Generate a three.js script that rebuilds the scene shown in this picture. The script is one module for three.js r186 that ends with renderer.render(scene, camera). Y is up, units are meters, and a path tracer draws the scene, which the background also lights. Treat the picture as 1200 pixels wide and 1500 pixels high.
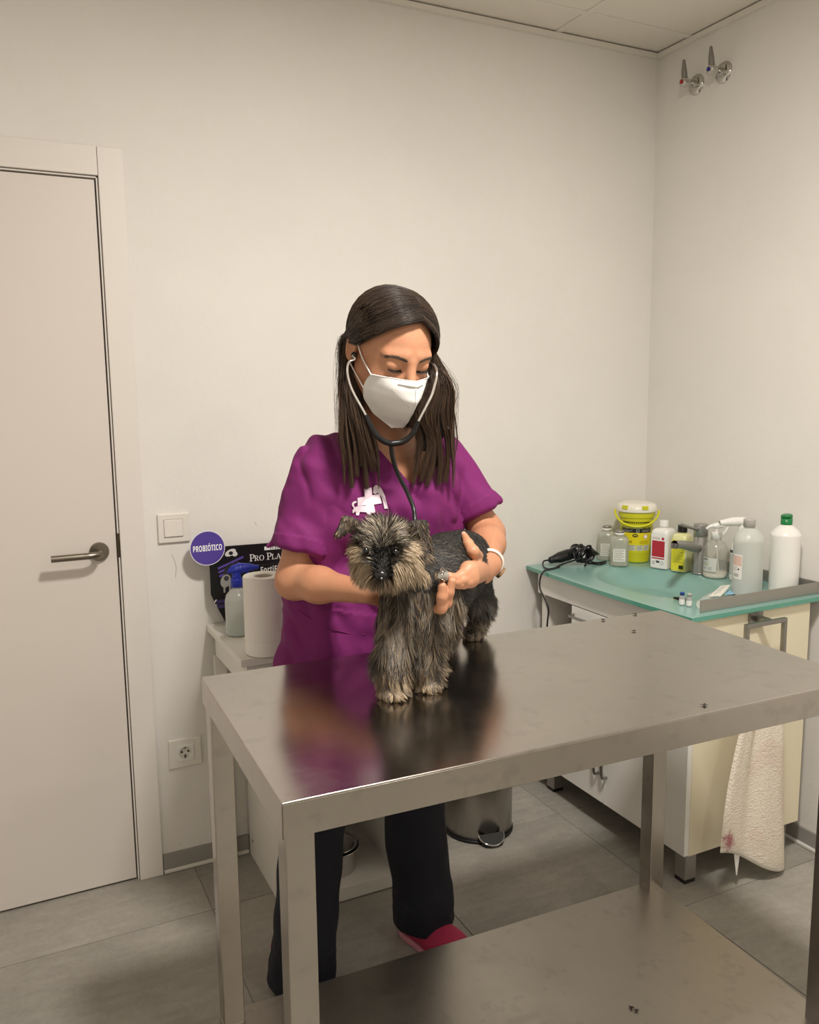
import * as THREE from 'three';
import { RoundedBoxGeometry } from 'three/addons/geometries/RoundedBoxGeometry.js';
import { mergeGeometries, mergeVertices } from 'three/addons/utils/BufferGeometryUtils.js';
import { RectAreaLightUniformsLib } from 'three/addons/lights/RectAreaLightUniformsLib.js';
import { ImprovedNoise } from 'three/addons/math/ImprovedNoise.js';

// ---------------------------------------------------------------- camera
// room: back wall z = 0, right wall x = 0, floor y = 0, the room lies at x < 0, z > 0
const scene = new THREE.Scene();
scene.background = new THREE.Color(0x000000);
const FOCAL = 1243.9;                                     // pixels of a 1200 x 1500 frame
const camera = new THREE.PerspectiveCamera(2 * Math.atan(750 / FOCAL) * 180 / Math.PI, 0.8, 0.02, 30);
camera.position.set(-2.2473, 1.4624, 2.5166);
camera.rotation.set(-0.1434, -0.4558, -0.0108, 'YXZ');
camera.updateMatrixWorld(true);
const renderer = new THREE.WebGLRenderer({ antialias: true });
renderer.toneMapping = THREE.LinearToneMapping;
renderer.toneMappingExposure = 1.0;
renderer.shadowMap.enabled = true;
RectAreaLightUniformsLib.init();

// ---------------------------------------------------------------- light: recessed ceiling downlights
const CEIL = 2.639;
const LAMPS = [[-1.347, 1.668, 1.0], [-2.547, 3.468, 0.14], [-0.747, 3.468, 0.2]];
const LAMP_COLOR = new THREE.Color(1.0, 0.945, 0.885);
const LAMP_NITS = 262;
for (const [x, z, k] of LAMPS) {
  const l = new THREE.RectAreaLight(LAMP_COLOR, LAMP_NITS * k, 0.24, 0.24);
  l.position.set(x, CEIL - 0.022, z);
  l.lookAt(x, 0, z);
  l.castShadow = true;
  scene.add(l);
}

// ---------------------------------------------------------------- helpers
const V = (x, y, z) => new THREE.Vector3(x, y, z);
let seed = 12345;
function rnd() { seed |= 0; seed = seed + 0x6D2B79F5 | 0; let t = Math.imul(seed ^ seed >>> 15, 1 | seed); t = t + Math.imul(t ^ t >>> 7, 61 | t) ^ t; return ((t ^ t >>> 14) >>> 0) / 4294967296; }
const rr = (a, b) => a + (b - a) * rnd();
const gauss = () => (rnd() + rnd() + rnd() + rnd() - 2) * 1.0;
const clamp = (x, a, b) => x < a ? a : x > b ? b : x;
const mix = (a, b, t) => a + (b - a) * t;
const smooth = (a, b, x) => { const t = clamp((x - a) / (b - a), 0, 1); return t * t * (3 - 2 * t); };
const perlin = new ImprovedNoise();
const noise = (x, y, z) => perlin.noise(x, y, z);
// a pixel of the photograph on a plane of constant x, y or z
const CP = camera.position.clone();
function ray(px, py) { return V((px - 600) / FOCAL, -(py - 750) / FOCAL, -1).applyQuaternion(camera.quaternion); }
function pz(px, py, z) { const d = ray(px, py); return CP.clone().addScaledVector(d, (z - CP.z) / d.z); }
function py_(px, py, y) { const d = ray(px, py); return CP.clone().addScaledVector(d, (y - CP.y) / d.y); }
function pd(px, py, d) { return CP.clone().addScaledVector(ray(px, py), d); }   // by distance along the view
function px_(px, py, x) { const d = ray(px, py); return CP.clone().addScaledVector(d, (x - CP.x) / d.x); }

const names = new Map();
function numbered(n) { const k = names.get(n) || 0; names.set(n, k + 1); return k ? n + '_' + String(k).padStart(3, '0') : n; }
const baseOf = new Map();
function thing(name, label, category, base, group) {
  const o = new THREE.Group(); o.name = numbered(name); o.position.copy(base); scene.add(o);
  o.userData = { label, category }; if (group) o.userData.group = group;
  baseOf.set(o, base.clone());
  return o;
}
function setting(name, base = V(0, 0, 0), label) {
  const o = new THREE.Group(); o.name = name; o.position.copy(base); scene.add(o);
  o.userData = { kind: 'structure' }; if (label) o.userData.label = label;
  baseOf.set(o, base.clone());
  return o;
}
// geometry is written in world coordinates and moved to the thing's base
function add(parent, name, geo, mat, label) {
  const b = baseOf.get(parent);
  geo.translate(-b.x, -b.y, -b.z);
  const m = new THREE.Mesh(geo, mat); m.name = name; m.castShadow = true; m.receiveShadow = true;
  if (label) m.userData.label = label;
  parent.add(m); baseOf.set(m, b);
  return m;
}
function merge(list) {
  const gs = list.map(g => { const n = g.index ? g.toNonIndexed() : g; for (const k of Object.keys(n.attributes)) if (!['position', 'normal', 'uv'].includes(k)) n.deleteAttribute(k); if (!n.attributes.uv) n.setAttribute('uv', new THREE.BufferAttribute(new Float32Array(n.attributes.position.count * 2), 2)); return n; });
  return mergeGeometries(gs);
}
// uv in metres, by the face's main direction
function metreUV(g) {
  const n = g.index ? g.toNonIndexed() : g;
  const p = n.attributes.position, uv = new Float32Array(p.count * 2), a = V(), b = V(), c = V();
  for (let i = 0; i < p.count; i += 3) {
    a.fromBufferAttribute(p, i); b.fromBufferAttribute(p, i + 1).sub(a); c.fromBufferAttribute(p, i + 2).sub(a); b.cross(c);
    const ax = Math.abs(b.x), ay = Math.abs(b.y), az = Math.abs(b.z);
    for (let k = 0; k < 3; k++) {
      const x = p.getX(i + k), y = p.getY(i + k), z = p.getZ(i + k);
      const q = ay >= ax && ay >= az ? [x, z] : ax >= az ? [z, y] : [x, y];
      uv[(i + k) * 2] = q[0]; uv[(i + k) * 2 + 1] = q[1];
    }
  }
  n.setAttribute('uv', new THREE.BufferAttribute(uv, 2));
  return n;
}
function box(x0, x1, y0, y1, z0, z1, r = 0.0015) {
  const w = x1 - x0, h = y1 - y0, d = z1 - z0;
  const g = r > 0 ? new RoundedBoxGeometry(w, h, d, 1, Math.min(r, w / 2.01, h / 2.01, d / 2.01)) : new THREE.BoxGeometry(w, h, d);
  g.translate((x0 + x1) / 2, (y0 + y1) / 2, (z0 + z1) / 2);
  return metreUV(g);
}
function cyl(c, r0, r1, h, seg = 32) { const g = new THREE.CylinderGeometry(r1, r0, h, seg); g.translate(c.x, c.y + h / 2, c.z); return g; }   // from its base up
function between(a, b, r0, r1, seg = 20) {
  const d = b.clone().sub(a), g = new THREE.CylinderGeometry(r1, r0, d.length(), seg);
  g.applyQuaternion(new THREE.Quaternion().setFromUnitVectors(V(0, 1, 0), d.normalize())); g.translate((a.x + b.x) / 2, (a.y + b.y) / 2, (a.z + b.z) / 2);
  return g;
}
function lathe(c, prof, seg = 40) { const g = new THREE.LatheGeometry(prof.map(([r, y]) => new THREE.Vector2(Math.max(r, 0.00001), y)), seg); g.translate(c.x, c.y, c.z); return g; }
function tube(pts, r, n = 40, seg = 10, closed = false) { return new THREE.TubeGeometry(new THREE.CatmullRomCurve3(pts, closed, 'centripetal'), n, r, seg, closed); }
function ball(c, rx, ry = rx, rz = rx, seg = 20) { const g = new THREE.SphereGeometry(1, seg, Math.round(seg * 0.7)); g.scale(rx, ry, rz); g.translate(c.x, c.y, c.z); return g; }
function extrude(shape, depth, bevel = 0.001, seg = 1, curveSegments = 16) { return new THREE.ExtrudeGeometry(shape, { depth, bevelEnabled: bevel > 0, bevelSize: bevel, bevelThickness: bevel, bevelSegments: seg, curveSegments }); }
function poly(pts) { const s = new THREE.Shape(); pts.forEach(([x, y], i) => i ? s.lineTo(x, y) : s.moveTo(x, y)); s.closePath(); return s; }
function turned(g, c, q) { g.translate(-c.x, -c.y, -c.z); g.applyQuaternion(q); g.translate(c.x, c.y, c.z); return g; }
function yaw(g, c, a) { return turned(g, c, new THREE.Quaternion().setFromAxisAngle(V(0, 1, 0), a)); }

// ---- signed distance fields and surface nets
function cap(a, b, ra, rb) {
  const dx = b.x - a.x, dy = b.y - a.y, dz = b.z - a.z, L = dx * dx + dy * dy + dz * dz || 1e-9;
  return (x, y, z) => { const px = x - a.x, py = y - a.y, pz = z - a.z; let h = (px * dx + py * dy + pz * dz) / L; h = h < 0 ? 0 : h > 1 ? 1 : h; const qx = px - dx * h, qy = py - dy * h, qz = pz - dz * h; return Math.sqrt(qx * qx + qy * qy + qz * qz) - (ra + (rb - ra) * h); };
}
function ell(c, rx, ry, rz) {
  return (x, y, z) => { const a = (x - c.x) / rx, b = (y - c.y) / ry, d = (z - c.z) / rz; const k0 = Math.sqrt(a * a + b * b + d * d); const e = a / rx, f = b / ry, g = d / rz; const k1 = Math.sqrt(e * e + f * f + g * g); return k1 < 1e-9 ? -Math.min(rx, ry, rz) : k0 * (k0 - 1) / k1; };
}
const smin = (a, b, k) => { const h = Math.max(k - Math.abs(a - b), 0) / k; return Math.min(a, b) - h * h * k * 0.25; };
const smax = (a, b, k) => -smin(-a, -b, k);
function uni(list, k) { return (x, y, z) => { let d = list[0](x, y, z); for (let i = 1; i < list.length; i++) d = smin(d, list[i](x, y, z), k); return d; }; }
function nets(f, lo, hi, h) {
  const nx = Math.ceil((hi.x - lo.x) / h) + 1, ny = Math.ceil((hi.y - lo.y) / h) + 1, nz = Math.ceil((hi.z - lo.z) / h) + 1;
  const val = new Float32Array(nx * ny * nz), id = (i, j, k) => i + nx * (j + ny * k);
  for (let k = 0; k < nz; k++) for (let j = 0; j < ny; j++) for (let i = 0; i < nx; i++) val[id(i, j, k)] = f(lo.x + i * h, lo.y + j * h, lo.z + k * h);
  const vid = new Int32Array(nx * ny * nz).fill(-1), pos = [], idx = [];
  const E = [[0, 1], [2, 3], [4, 5], [6, 7], [0, 2], [1, 3], [4, 6], [5, 7], [0, 4], [1, 5], [2, 6], [3, 7]];
  for (let k = 0; k < nz - 1; k++) for (let j = 0; j < ny - 1; j++) for (let i = 0; i < nx - 1; i++) {
    const c = []; let m = 0;
    for (let q = 0; q < 8; q++) { const v = val[id(i + (q & 1), j + (q >> 1 & 1), k + (q >> 2))]; c.push(v); if (v < 0) m |= 1 << q; }
    if (m === 0 || m === 255) continue;
    let x = 0, y = 0, z = 0, n = 0;
    for (const [a, b] of E) { if ((c[a] < 0) === (c[b] < 0)) continue; const t = c[a] / (c[a] - c[b]); x += mix(a & 1, b & 1, t); y += mix(a >> 1 & 1, b >> 1 & 1, t); z += mix(a >> 2, b >> 2, t); n++; }
    vid[id(i, j, k)] = pos.length / 3; pos.push(lo.x + (i + x / n) * h, lo.y + (j + y / n) * h, lo.z + (k + z / n) * h);
  }
  const quad = (a, b, c, d, flip) => { if (a < 0 || b < 0 || c < 0 || d < 0) return; if (flip) idx.push(a, c, b, a, d, c); else idx.push(a, b, c, a, c, d); };
  for (let k = 1; k < nz - 1; k++) for (let j = 1; j < ny - 1; j++) for (let i = 1; i < nx - 1; i++) {
    const s = val[id(i, j, k)] < 0;
    if (s !== val[id(i + 1, j, k)] < 0) quad(vid[id(i, j - 1, k - 1)], vid[id(i, j, k - 1)], vid[id(i, j, k)], vid[id(i, j - 1, k)], !s);
    if (s !== val[id(i, j + 1, k)] < 0) quad(vid[id(i - 1, j, k - 1)], vid[id(i - 1, j, k)], vid[id(i, j, k)], vid[id(i, j, k - 1)], !s);
    if (s !== val[id(i, j, k + 1)] < 0) quad(vid[id(i - 1, j - 1, k)], vid[id(i, j - 1, k)], vid[id(i, j, k)], vid[id(i - 1, j, k)], !s);
  }
  const g = new THREE.BufferGeometry(); g.setAttribute('position', new THREE.BufferAttribute(new Float32Array(pos), 3)); g.setIndex(idx);
  const nor = new Float32Array(pos.length), e = h * 0.6;
  for (let q = 0; q < pos.length; q += 3) {
    const x = pos[q], y = pos[q + 1], z = pos[q + 2];
    let gx = f(x + e, y, z) - f(x - e, y, z), gy = f(x, y + e, z) - f(x, y - e, z), gz = f(x, y, z + e) - f(x, y, z - e); const l = Math.hypot(gx, gy, gz) || 1;
    nor[q] = gx / l; nor[q + 1] = gy / l; nor[q + 2] = gz / l;
  }
  g.setAttribute('normal', new THREE.BufferAttribute(nor, 3));
  const uv = new Float32Array(pos.length / 3 * 2); for (let q = 0; q < pos.length / 3; q++) { uv[q * 2] = pos[q * 3] + pos[q * 3 + 2] * 0.7; uv[q * 2 + 1] = pos[q * 3 + 1] + pos[q * 3 + 2] * 0.3; }
  g.setAttribute('uv', new THREE.BufferAttribute(uv, 2));
  return g;
}
// many fine tapered strands in one geometry; each strand: {p:[Vector3...], r, c0:[r,g,b], c1:[...], n: Vector3 (optional outward)}
function strands(list, sides = 3) {
  let nv = 0, ni = 0; for (const s of list) { nv += s.p.length * sides; ni += (s.p.length - 1) * sides * 6; }
  const pos = new Float32Array(nv * 3), nor = new Float32Array(nv * 3), col = new Float32Array(nv * 3), idx = new Uint32Array(ni); let v = 0, q = 0;
  const t = V(), a = V(), b = V(), up = V();
  for (const s of list) {
    const n = s.p.length, v0 = v;
    for (let i = 0; i < n; i++) {
      t.copy(s.p[Math.min(i + 1, n - 1)]).sub(s.p[Math.max(i - 1, 0)]).normalize();
      up.set(0.31, 0.5, 0.8); if (Math.abs(up.dot(t)) > 0.95) up.set(1, 0, 0);
      a.crossVectors(t, up).normalize(); b.crossVectors(t, a);
      const f = i / (n - 1), r = s.r * (1 - 0.9 * Math.pow(f, s.pow || 2.2)) * (s.root ? Math.min(1, 0.45 + f * 3) : 1);
      for (let k = 0; k < sides; k++) {
        const w = k / sides * Math.PI * 2, cw = Math.cos(w), sw = Math.sin(w);
        const ox = a.x * cw + b.x * sw, oy = a.y * cw + b.y * sw, oz = a.z * cw + b.z * sw;
        pos[v * 3] = s.p[i].x + ox * r; pos[v * 3 + 1] = s.p[i].y + oy * r; pos[v * 3 + 2] = s.p[i].z + oz * r;
        nor[v * 3] = ox; nor[v * 3 + 1] = oy; nor[v * 3 + 2] = oz;
        for (let c = 0; c < 3; c++) col[v * 3 + c] = mix(s.c0[c], s.c1[c], f);
        v++;
      }
    }
    for (let i = 0; i < n - 1; i++) for (let k = 0; k < sides; k++) {
      const A = v0 + i * sides + k, B = v0 + i * sides + (k + 1) % sides, C = A + sides, D = B + sides;
      idx[q++] = A; idx[q++] = B; idx[q++] = C; idx[q++] = B; idx[q++] = D; idx[q++] = C;
    }
  }
  const g = new THREE.BufferGeometry();
  g.setAttribute('position', new THREE.BufferAttribute(pos, 3)); g.setAttribute('normal', new THREE.BufferAttribute(nor, 3)); g.setAttribute('color', new THREE.BufferAttribute(col, 3));
  g.setIndex(new THREE.BufferAttribute(idx, 1));
  return g;
}
// fine flat ribbons for fur: 2 triangles a segment, shaded with the coat's own direction
function ribbons(list) {
  let nv = 0, ni = 0; for (const s of list) { nv += s.p.length * 2; ni += (s.p.length - 1) * 6; }
  const pos = new Float32Array(nv * 3), nor = new Float32Array(nv * 3), col = new Float32Array(nv * 3), idx = new Uint32Array(ni); let v = 0, q = 0;
  const t = V(), a = V(), n = V(), sd = V();
  for (const s of list) {
    const m = s.p.length, v0 = v; sd.set(gauss(), gauss(), gauss()).normalize();
    for (let i = 0; i < m; i++) {
      t.copy(s.p[Math.min(i + 1, m - 1)]).sub(s.p[Math.max(i - 1, 0)]).normalize();
      a.crossVectors(t, s.n).addScaledVector(sd, 0.6); a.addScaledVector(t, -a.dot(t)).normalize();
      n.copy(s.n).addScaledVector(t, -0.85 * s.n.dot(t)).addScaledVector(sd, 0.25).normalize();
      const f = i / (m - 1), r = s.r * (1 - 0.88 * Math.pow(f, 1.8));
      for (const k of [-1, 1]) {
        pos[v * 3] = s.p[i].x + a.x * r * k; pos[v * 3 + 1] = s.p[i].y + a.y * r * k; pos[v * 3 + 2] = s.p[i].z + a.z * r * k;
        nor[v * 3] = n.x; nor[v * 3 + 1] = n.y; nor[v * 3 + 2] = n.z;
        for (let c = 0; c < 3; c++) col[v * 3 + c] = mix(s.c0[c], s.c1[c], f);
        v++;
      }
    }
    for (let i = 0; i < m - 1; i++) { const A = v0 + i * 2; idx[q++] = A; idx[q++] = A + 1; idx[q++] = A + 2; idx[q++] = A + 1; idx[q++] = A + 3; idx[q++] = A + 2; }
  }
  const g = new THREE.BufferGeometry();
  g.setAttribute('position', new THREE.BufferAttribute(pos, 3)); g.setAttribute('normal', new THREE.BufferAttribute(nor, 3)); g.setAttribute('color', new THREE.BufferAttribute(col, 3));
  g.setIndex(new THREE.BufferAttribute(idx, 1));
  return g;
}
// sweep with changing radius
function limbTube(pts, radii, n = 24, seg = 12) {
  const c = new THREE.CatmullRomCurve3(pts, false, 'centripetal'), g = new THREE.TubeGeometry(c, n, 1, seg, false), p = g.attributes.position;
  for (let i = 0; i <= n; i++) {
    const o = c.getPointAt(i / n), f = i / n * (radii.length - 1), k = Math.min(Math.floor(f), radii.length - 2), r = mix(radii[k], radii[k + 1], f - k);
    for (let j = 0; j <= seg; j++) { const q = i * (seg + 1) + j; p.setXYZ(q, o.x + (p.getX(q) - o.x) * r, o.y + (p.getY(q) - o.y) * r, o.z + (p.getZ(q) - o.z) * r); }
  }
  g.computeVertexNormals();
  return g;
}

// ---------------------------------------------------------------- textures
function dataTex(n, fn, srgb, rep = 1) {
  const d = new Uint8Array(n * n * 4);
  for (let j = 0; j < n; j++) for (let i = 0; i < n; i++) { const c = fn(i / n, j / n); for (let k = 0; k < 3; k++) d[(j * n + i) * 4 + k] = clamp(Math.round(c[k] * 255), 0, 255); d[(j * n + i) * 4 + 3] = 255; }
  const t = new THREE.DataTexture(d, n, n); t.wrapS = t.wrapT = THREE.RepeatWrapping; t.magFilter = THREE.LinearFilter; t.minFilter = THREE.LinearMipmapLinearFilter; t.generateMipmaps = true;
  if (srgb) t.colorSpace = THREE.SRGBColorSpace; t.repeat.set(rep, rep); t.needsUpdate = true;
  return t;
}
const G = 256, grid = new Float32Array(G * G); { const keep = seed; seed = 777; for (let i = 0; i < G * G; i++) grid[i] = rnd(); seed = keep; }
// tiling value noise; fx, fy whole numbers of cells per tile
function vn(u, v, fx, fy, o = 0) {
  const x = u * fx, y = v * fy, i = Math.floor(x), j = Math.floor(y), a = x - i, b = y - j, s = a * a * (3 - 2 * a), t = b * b * (3 - 2 * b);
  const g = (p, q) => grid[(((q % fy) + fy) % fy * 37 + o * 13 & 255) * G + (((p % fx) + fx) % fx * 17 + o * 29 & 255)];
  return mix(mix(g(i, j), g(i + 1, j), s), mix(g(i, j + 1), g(i + 1, j + 1), s), t);
}
const fbm = (u, v, f, o) => vn(u, v, f, f, o) * 0.5 + vn(u, v, f * 2, f * 2, o + 1) * 0.25 + vn(u, v, f * 4, f * 4, o + 2) * 0.15 + vn(u, v, f * 8, f * 8, o + 3) * 0.1;
const T = {
  plaster: dataTex(256, (u, v) => { const h = fbm(u, v, 12, 1) * 0.7 + vn(u, v, 120, 120, 5) * 0.3; return [h, h, h]; }, false, 1.6),
  wallTone: dataTex(256, (u, v) => { const h = 0.972 + 0.028 * (fbm(u, v, 4, 9) * 2 - 0.5); return [h, h * 0.997, h * 0.992]; }, true, 0.5),
  tile: dataTex(512, (u, v) => { const h = 0.80 + 0.14 * (fbm(u, v, 5, 21) - 0.5) + 0.04 * (vn(u, v, 110, 110, 3) - 0.5) + 0.05 * (vn(u, v, 16, 60, 8) - 0.5); return [h, h * 0.995, h * 0.98]; }, true, 1.1),
  tileRough: dataTex(256, (u, v) => { const h = 0.55 + 0.35 * fbm(u, v, 7, 31); return [h, h, h]; }, false, 1.3),
  brushed: dataTex(512, (u, v) => { const h = vn(u, v, 8, 240, 2) * 0.55 + vn(u, v, 20, 120, 6) * 0.3 + vn(u, v, 3, 30, 4) * 0.15; return [h, h, h]; }, false, 2.5),
  steelRough: dataTex(512, (u, v) => { const s = fbm(u, v, 5, 41), b = vn(u, v, 2, 250, 12), w = smooth(0.52, 0.72, fbm(u, v, 9, 60)) * 0.2; const h = 0.6 + 0.14 * (s - 0.5) + 0.07 * (b - 0.5) + w * 0.4; return [h, h, h]; }, false, 1.7),
  steelTone: dataTex(512, (u, v) => { const h = 0.94 + 0.05 * (fbm(u, v, 6, 71) - 0.5) - 0.04 * smooth(0.62, 0.8, fbm(u, v, 22, 80)); return [h, h * 0.99, h * 0.975]; }, true, 1.5),
  weave: dataTex(128, (u, v) => { const h = 0.5 + 0.25 * Math.sin(u * Math.PI * 2 * 40) * Math.sin(v * Math.PI * 2 * 40) + 0.3 * (vn(u, v, 32, 32, 2) - 0.5); return [h, h, h]; }, false, 12),
  terry: dataTex(256, (u, v) => { const h = vn(u, v, 60, 60, 3) * 0.6 + vn(u, v, 110, 110, 4) * 0.4; return [h, h, h]; }, false, 5),
  skin: dataTex(256, (u, v) => { const h = fbm(u, v, 30, 15); return [h, h, h]; }, false, 8),
  skinTone: dataTex(256, (u, v) => { const h = fbm(u, v, 8, 51) - 0.5, k = vn(u, v, 60, 60, 9) - 0.5; return [0.97 + h * 0.05, 0.95 + h * 0.1 + k * 0.03, 0.94 + h * 0.12 + k * 0.04]; }, true, 5),
};
function canvasTex(w, h, draw) {
  const c = document.createElement('canvas'); c.width = w; c.height = h; const x = c.getContext('2d'); draw(x, w, h);
  const t = new THREE.CanvasTexture(c); t.colorSpace = THREE.SRGBColorSpace; t.magFilter = THREE.LinearFilter; return t;
}
function std(color, roughness, extra = {}) { return new THREE.MeshStandardMaterial({ color, roughness, ...extra }); }
function phys(color, roughness, extra = {}) { return new THREE.MeshPhysicalMaterial({ color, roughness, ...extra }); }
const M = {
  wall: std(0xe9e6e0, 0.75, { map: T.wallTone, bumpMap: T.plaster, bumpScale: 0.0009 }),
  ceiling: std(0xe4ded3, 0.85, { bumpMap: T.plaster, bumpScale: 0.0005 }),
  tbar: std(0xe2ddd3, 0.45),
  door: std(0xddd5cc, 0.42, { bumpMap: T.plaster, bumpScale: 0.00015 }),
  casing: std(0xe3ddd5, 0.45),
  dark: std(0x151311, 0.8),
  tiles: [0xc6c1b8, 0xc2bdb4, 0xcac5bc].map(c => std(c, 0.9, { map: T.tile, roughnessMap: T.tileRough, bumpMap: T.tileRough, bumpScale: 0.0001 })),
  grout: std(0x8f8a83, 0.95),
  baseboard: std(0x98948d, 0.6),
  caulk: std(0xdcd8cf, 0.6),
  plastic: std(0xe6e1d7, 0.35),
  white: std(0xe8e6e0, 0.38),
  whiteGloss: phys(0xeeece6, 0.25, { clearcoat: 0.5, clearcoatRoughness: 0.15 }),
  melamine: std(0xe6e2da, 0.4),
  cream: std(0xe9e0c4, 0.4),
  steel: std(0xc6c2bd, 0.32, { metalness: 1, map: T.steelTone, roughnessMap: T.steelRough }),
  steelWorn: std(0xbdb8b1, 0.62, { metalness: 1, map: T.steelTone, roughnessMap: T.steelRough }),
  satin: std(0x8d867a, 0.3, { metalness: 1 }),
  chrome: std(0xc9c7c4, 0.08, { metalness: 1 }),
  chromeDull: std(0x9a9894, 0.28, { metalness: 1 }),
  alu: std(0xa7a39d, 0.4, { metalness: 0.75 }),
  binSteel: std(0xa5a099, 0.24, { metalness: 1 }),
  black: std(0x141312, 0.45),
  blackGloss: std(0x0f0e0e, 0.3),
  rubber: phys(0x121214, 0.38, { clearcoat: 0.15 }),
  scrub: std(new THREE.Color(0x741760), 0.82, { bumpMap: T.weave, bumpScale: 0.0003 }),
  navy: std(0x11131f, 0.9, { bumpMap: T.weave, bumpScale: 0.0004 }),
  skin: phys(0xc99270, 0.5, { map: T.skinTone, bumpMap: T.skin, bumpScale: 0.00025, sheen: 0.15, sheenRoughness: 0.5 }),
  nail: phys(0xd9a08e, 0.25, { clearcoat: 0.5 }),
  hair: std(0xffffff, 0.42, { vertexColors: true }),
  hairBase: std(0x17100c, 0.7),
  fur: std(0xffffff, 0.6, { vertexColors: true, side: THREE.DoubleSide }),
  maskCloth: std(0xeeece8, 0.8, { bumpMap: T.weave, bumpScale: 0.0001 }),
};

// ================================================================ the room
const RX0 = -3.25, RZ1 = 4.3, TH = 0.12;
{ // floor: 60 cm grey porcelain tiles with thin joints
  const f = setting('floor', V(0, 0, 0), 'grey square porcelain floor tiles');
  add(f, 'screed', box(RX0 - TH, TH, -0.06, -0.0022, -TH, RZ1 + TH, 0), M.grout);
  const protos = [0, 1, 2, 3].map(k => { const g = new RoundedBoxGeometry(0.5972, 0.02, 0.5972, 1, 0.0012); const q = metreUV(g); const uv = q.attributes.uv; for (let i = 0; i < uv.count; i++) uv.setXY(i, uv.getX(i) + k * 0.37, uv.getY(i) + k * 0.21); return q; });
  let n = 0;
  for (let i = 0; i < 7; i++) for (let j = 0; j < 8; j++) {
    const x0 = 0.023 - 0.6 * (i + 1), z0 = -0.345 + 0.6 * j;
    const m = new THREE.Mesh(protos[(i * 3 + j * 5) % 4], M.tiles[(i * 5 + j * 7 + (i * j) % 3) % 3]);
    m.name = 'tile' + (n ? '_' + String(n).padStart(3, '0') : ''); n++;
    m.position.set(x0 + 0.3, -0.01, z0 + 0.3); if ((i + j) % 2) m.rotation.y = Math.PI; m.castShadow = m.receiveShadow = true; f.add(m);
  }
}
{ // walls
  const DX0 = -2.80, DX1 = -1.935, DY = 2.045;
  const w = setting('wall_back', V(0, 0, 0), 'white painted plaster wall behind the table');
  add(w, 'plaster', merge([box(RX0 - TH, DX0, 0, CEIL + 0.15, -TH, 0, 0), box(DX1, TH, 0, CEIL + 0.15, -TH, 0, 0), box(DX0, DX1, DY, CEIL + 0.15, -TH, 0, 0)]), M.wall);
  add(w, 'passage_back', box(DX0 - 0.1, DX1 + 0.1, 0, 2.2, -TH - 0.05, -TH, 0), M.wall);
  // faint scuffs beside the switch and above the socket
  const scuff = std(0xb9b2a6, 0.8);
  for (const pts of [[[252, 812], [258, 830], [257, 846]], [[373, 764], [376, 770]], [[310, 1215], [322, 1213]], [[262, 1236], [265, 1236]]]) {
    const p = pts.map(([a, b]) => pz(a, b, 0.0002)); add(w, 'scuff_mark', tube(p, 0.0007, 8, 4), scuff);
  }
  const r = setting('wall_right', V(0, 0, 0), 'white painted plaster wall behind the basin cabinet');
  add(r, 'plaster', box(0, TH, 0, CEIL + 0.15, -TH, RZ1 + TH, 0), M.wall);
  const l = setting('wall_left'); add(l, 'plaster', box(RX0 - TH, RX0, 0, CEIL + 0.15, -TH, RZ1 + TH, 0), M.wall);
  const fr = setting('wall_front'); add(fr, 'plaster', box(RX0 - TH, TH, 0, CEIL + 0.15, RZ1, RZ1 + TH, 0), M.wall);
}
{ // suspended ceiling: tiles in a grid of white bars
  const c = setting('ceiling', V(0, CEIL, 0), 'suspended ceiling of white square tiles');
  add(c, 'deck', box(RX0 - TH, TH, CEIL + 0.1, CEIL + 0.15, -TH, RZ1 + TH, 0), M.ceiling);
  const xs = [0], zs = [0]; for (let x = -0.447; x > RX0; x -= 0.6) xs.push(x); xs.push(RX0); for (let z = 0.168; z < RZ1; z += 0.6) zs.push(z); zs.push(RZ1);
  const hole = (a, b, d, e) => LAMPS.some(([x, z]) => x > a && x < b && z > d && z < e);
  for (let i = 0; i + 1 < xs.length; i++) for (let j = 0; j + 1 < zs.length; j++) {
    const a = xs[i + 1], b = xs[i], d = zs[j], e = zs[j + 1];
    if (!hole(a, b, d, e)) { add(c, 'ceiling_tile', box(a, b, CEIL + 0.004, CEIL + 0.018, d, e, 0.001), M.ceiling); continue; }
    const s = poly([[a, d], [b, d], [b, e], [a, e]]), h = new THREE.Path(), [lx, lz] = LAMPS.find(([x, z]) => x > a && x < b && z > d && z < e); h.absarc(lx, lz, 0.14, 0, Math.PI * 2, true); s.holes.push(h);
    const g = extrude(s, 0.014, 0); g.rotateX(Math.PI / 2); g.translate(0, CEIL + 0.018, 0); add(c, 'ceiling_tile', metreUV(g), M.ceiling);
  }
  for (const x of xs.slice(1, -1)) add(c, 'grid_bar', box(x - 0.012, x + 0.012, CEIL, CEIL + 0.03, 0, RZ1, 0.0008), M.tbar);
  for (const z of zs.slice(1, -1)) for (let i = 0; i + 1 < xs.length; i++) add(c, 'grid_bar', box(xs[i + 1] + 0.0122, xs[i] - 0.0122, CEIL, CEIL + 0.03, z - 0.012, z + 0.012, 0.0008), M.tbar);
  add(c, 'wall_angle', merge([box(RX0, -0.018, CEIL - 0.016, CEIL - 0.0008, 0.0, 0.018, 0.0008), box(-0.018, 0, CEIL - 0.016, CEIL - 0.0008, 0, RZ1, 0.0008)]), M.tbar);
}
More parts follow.
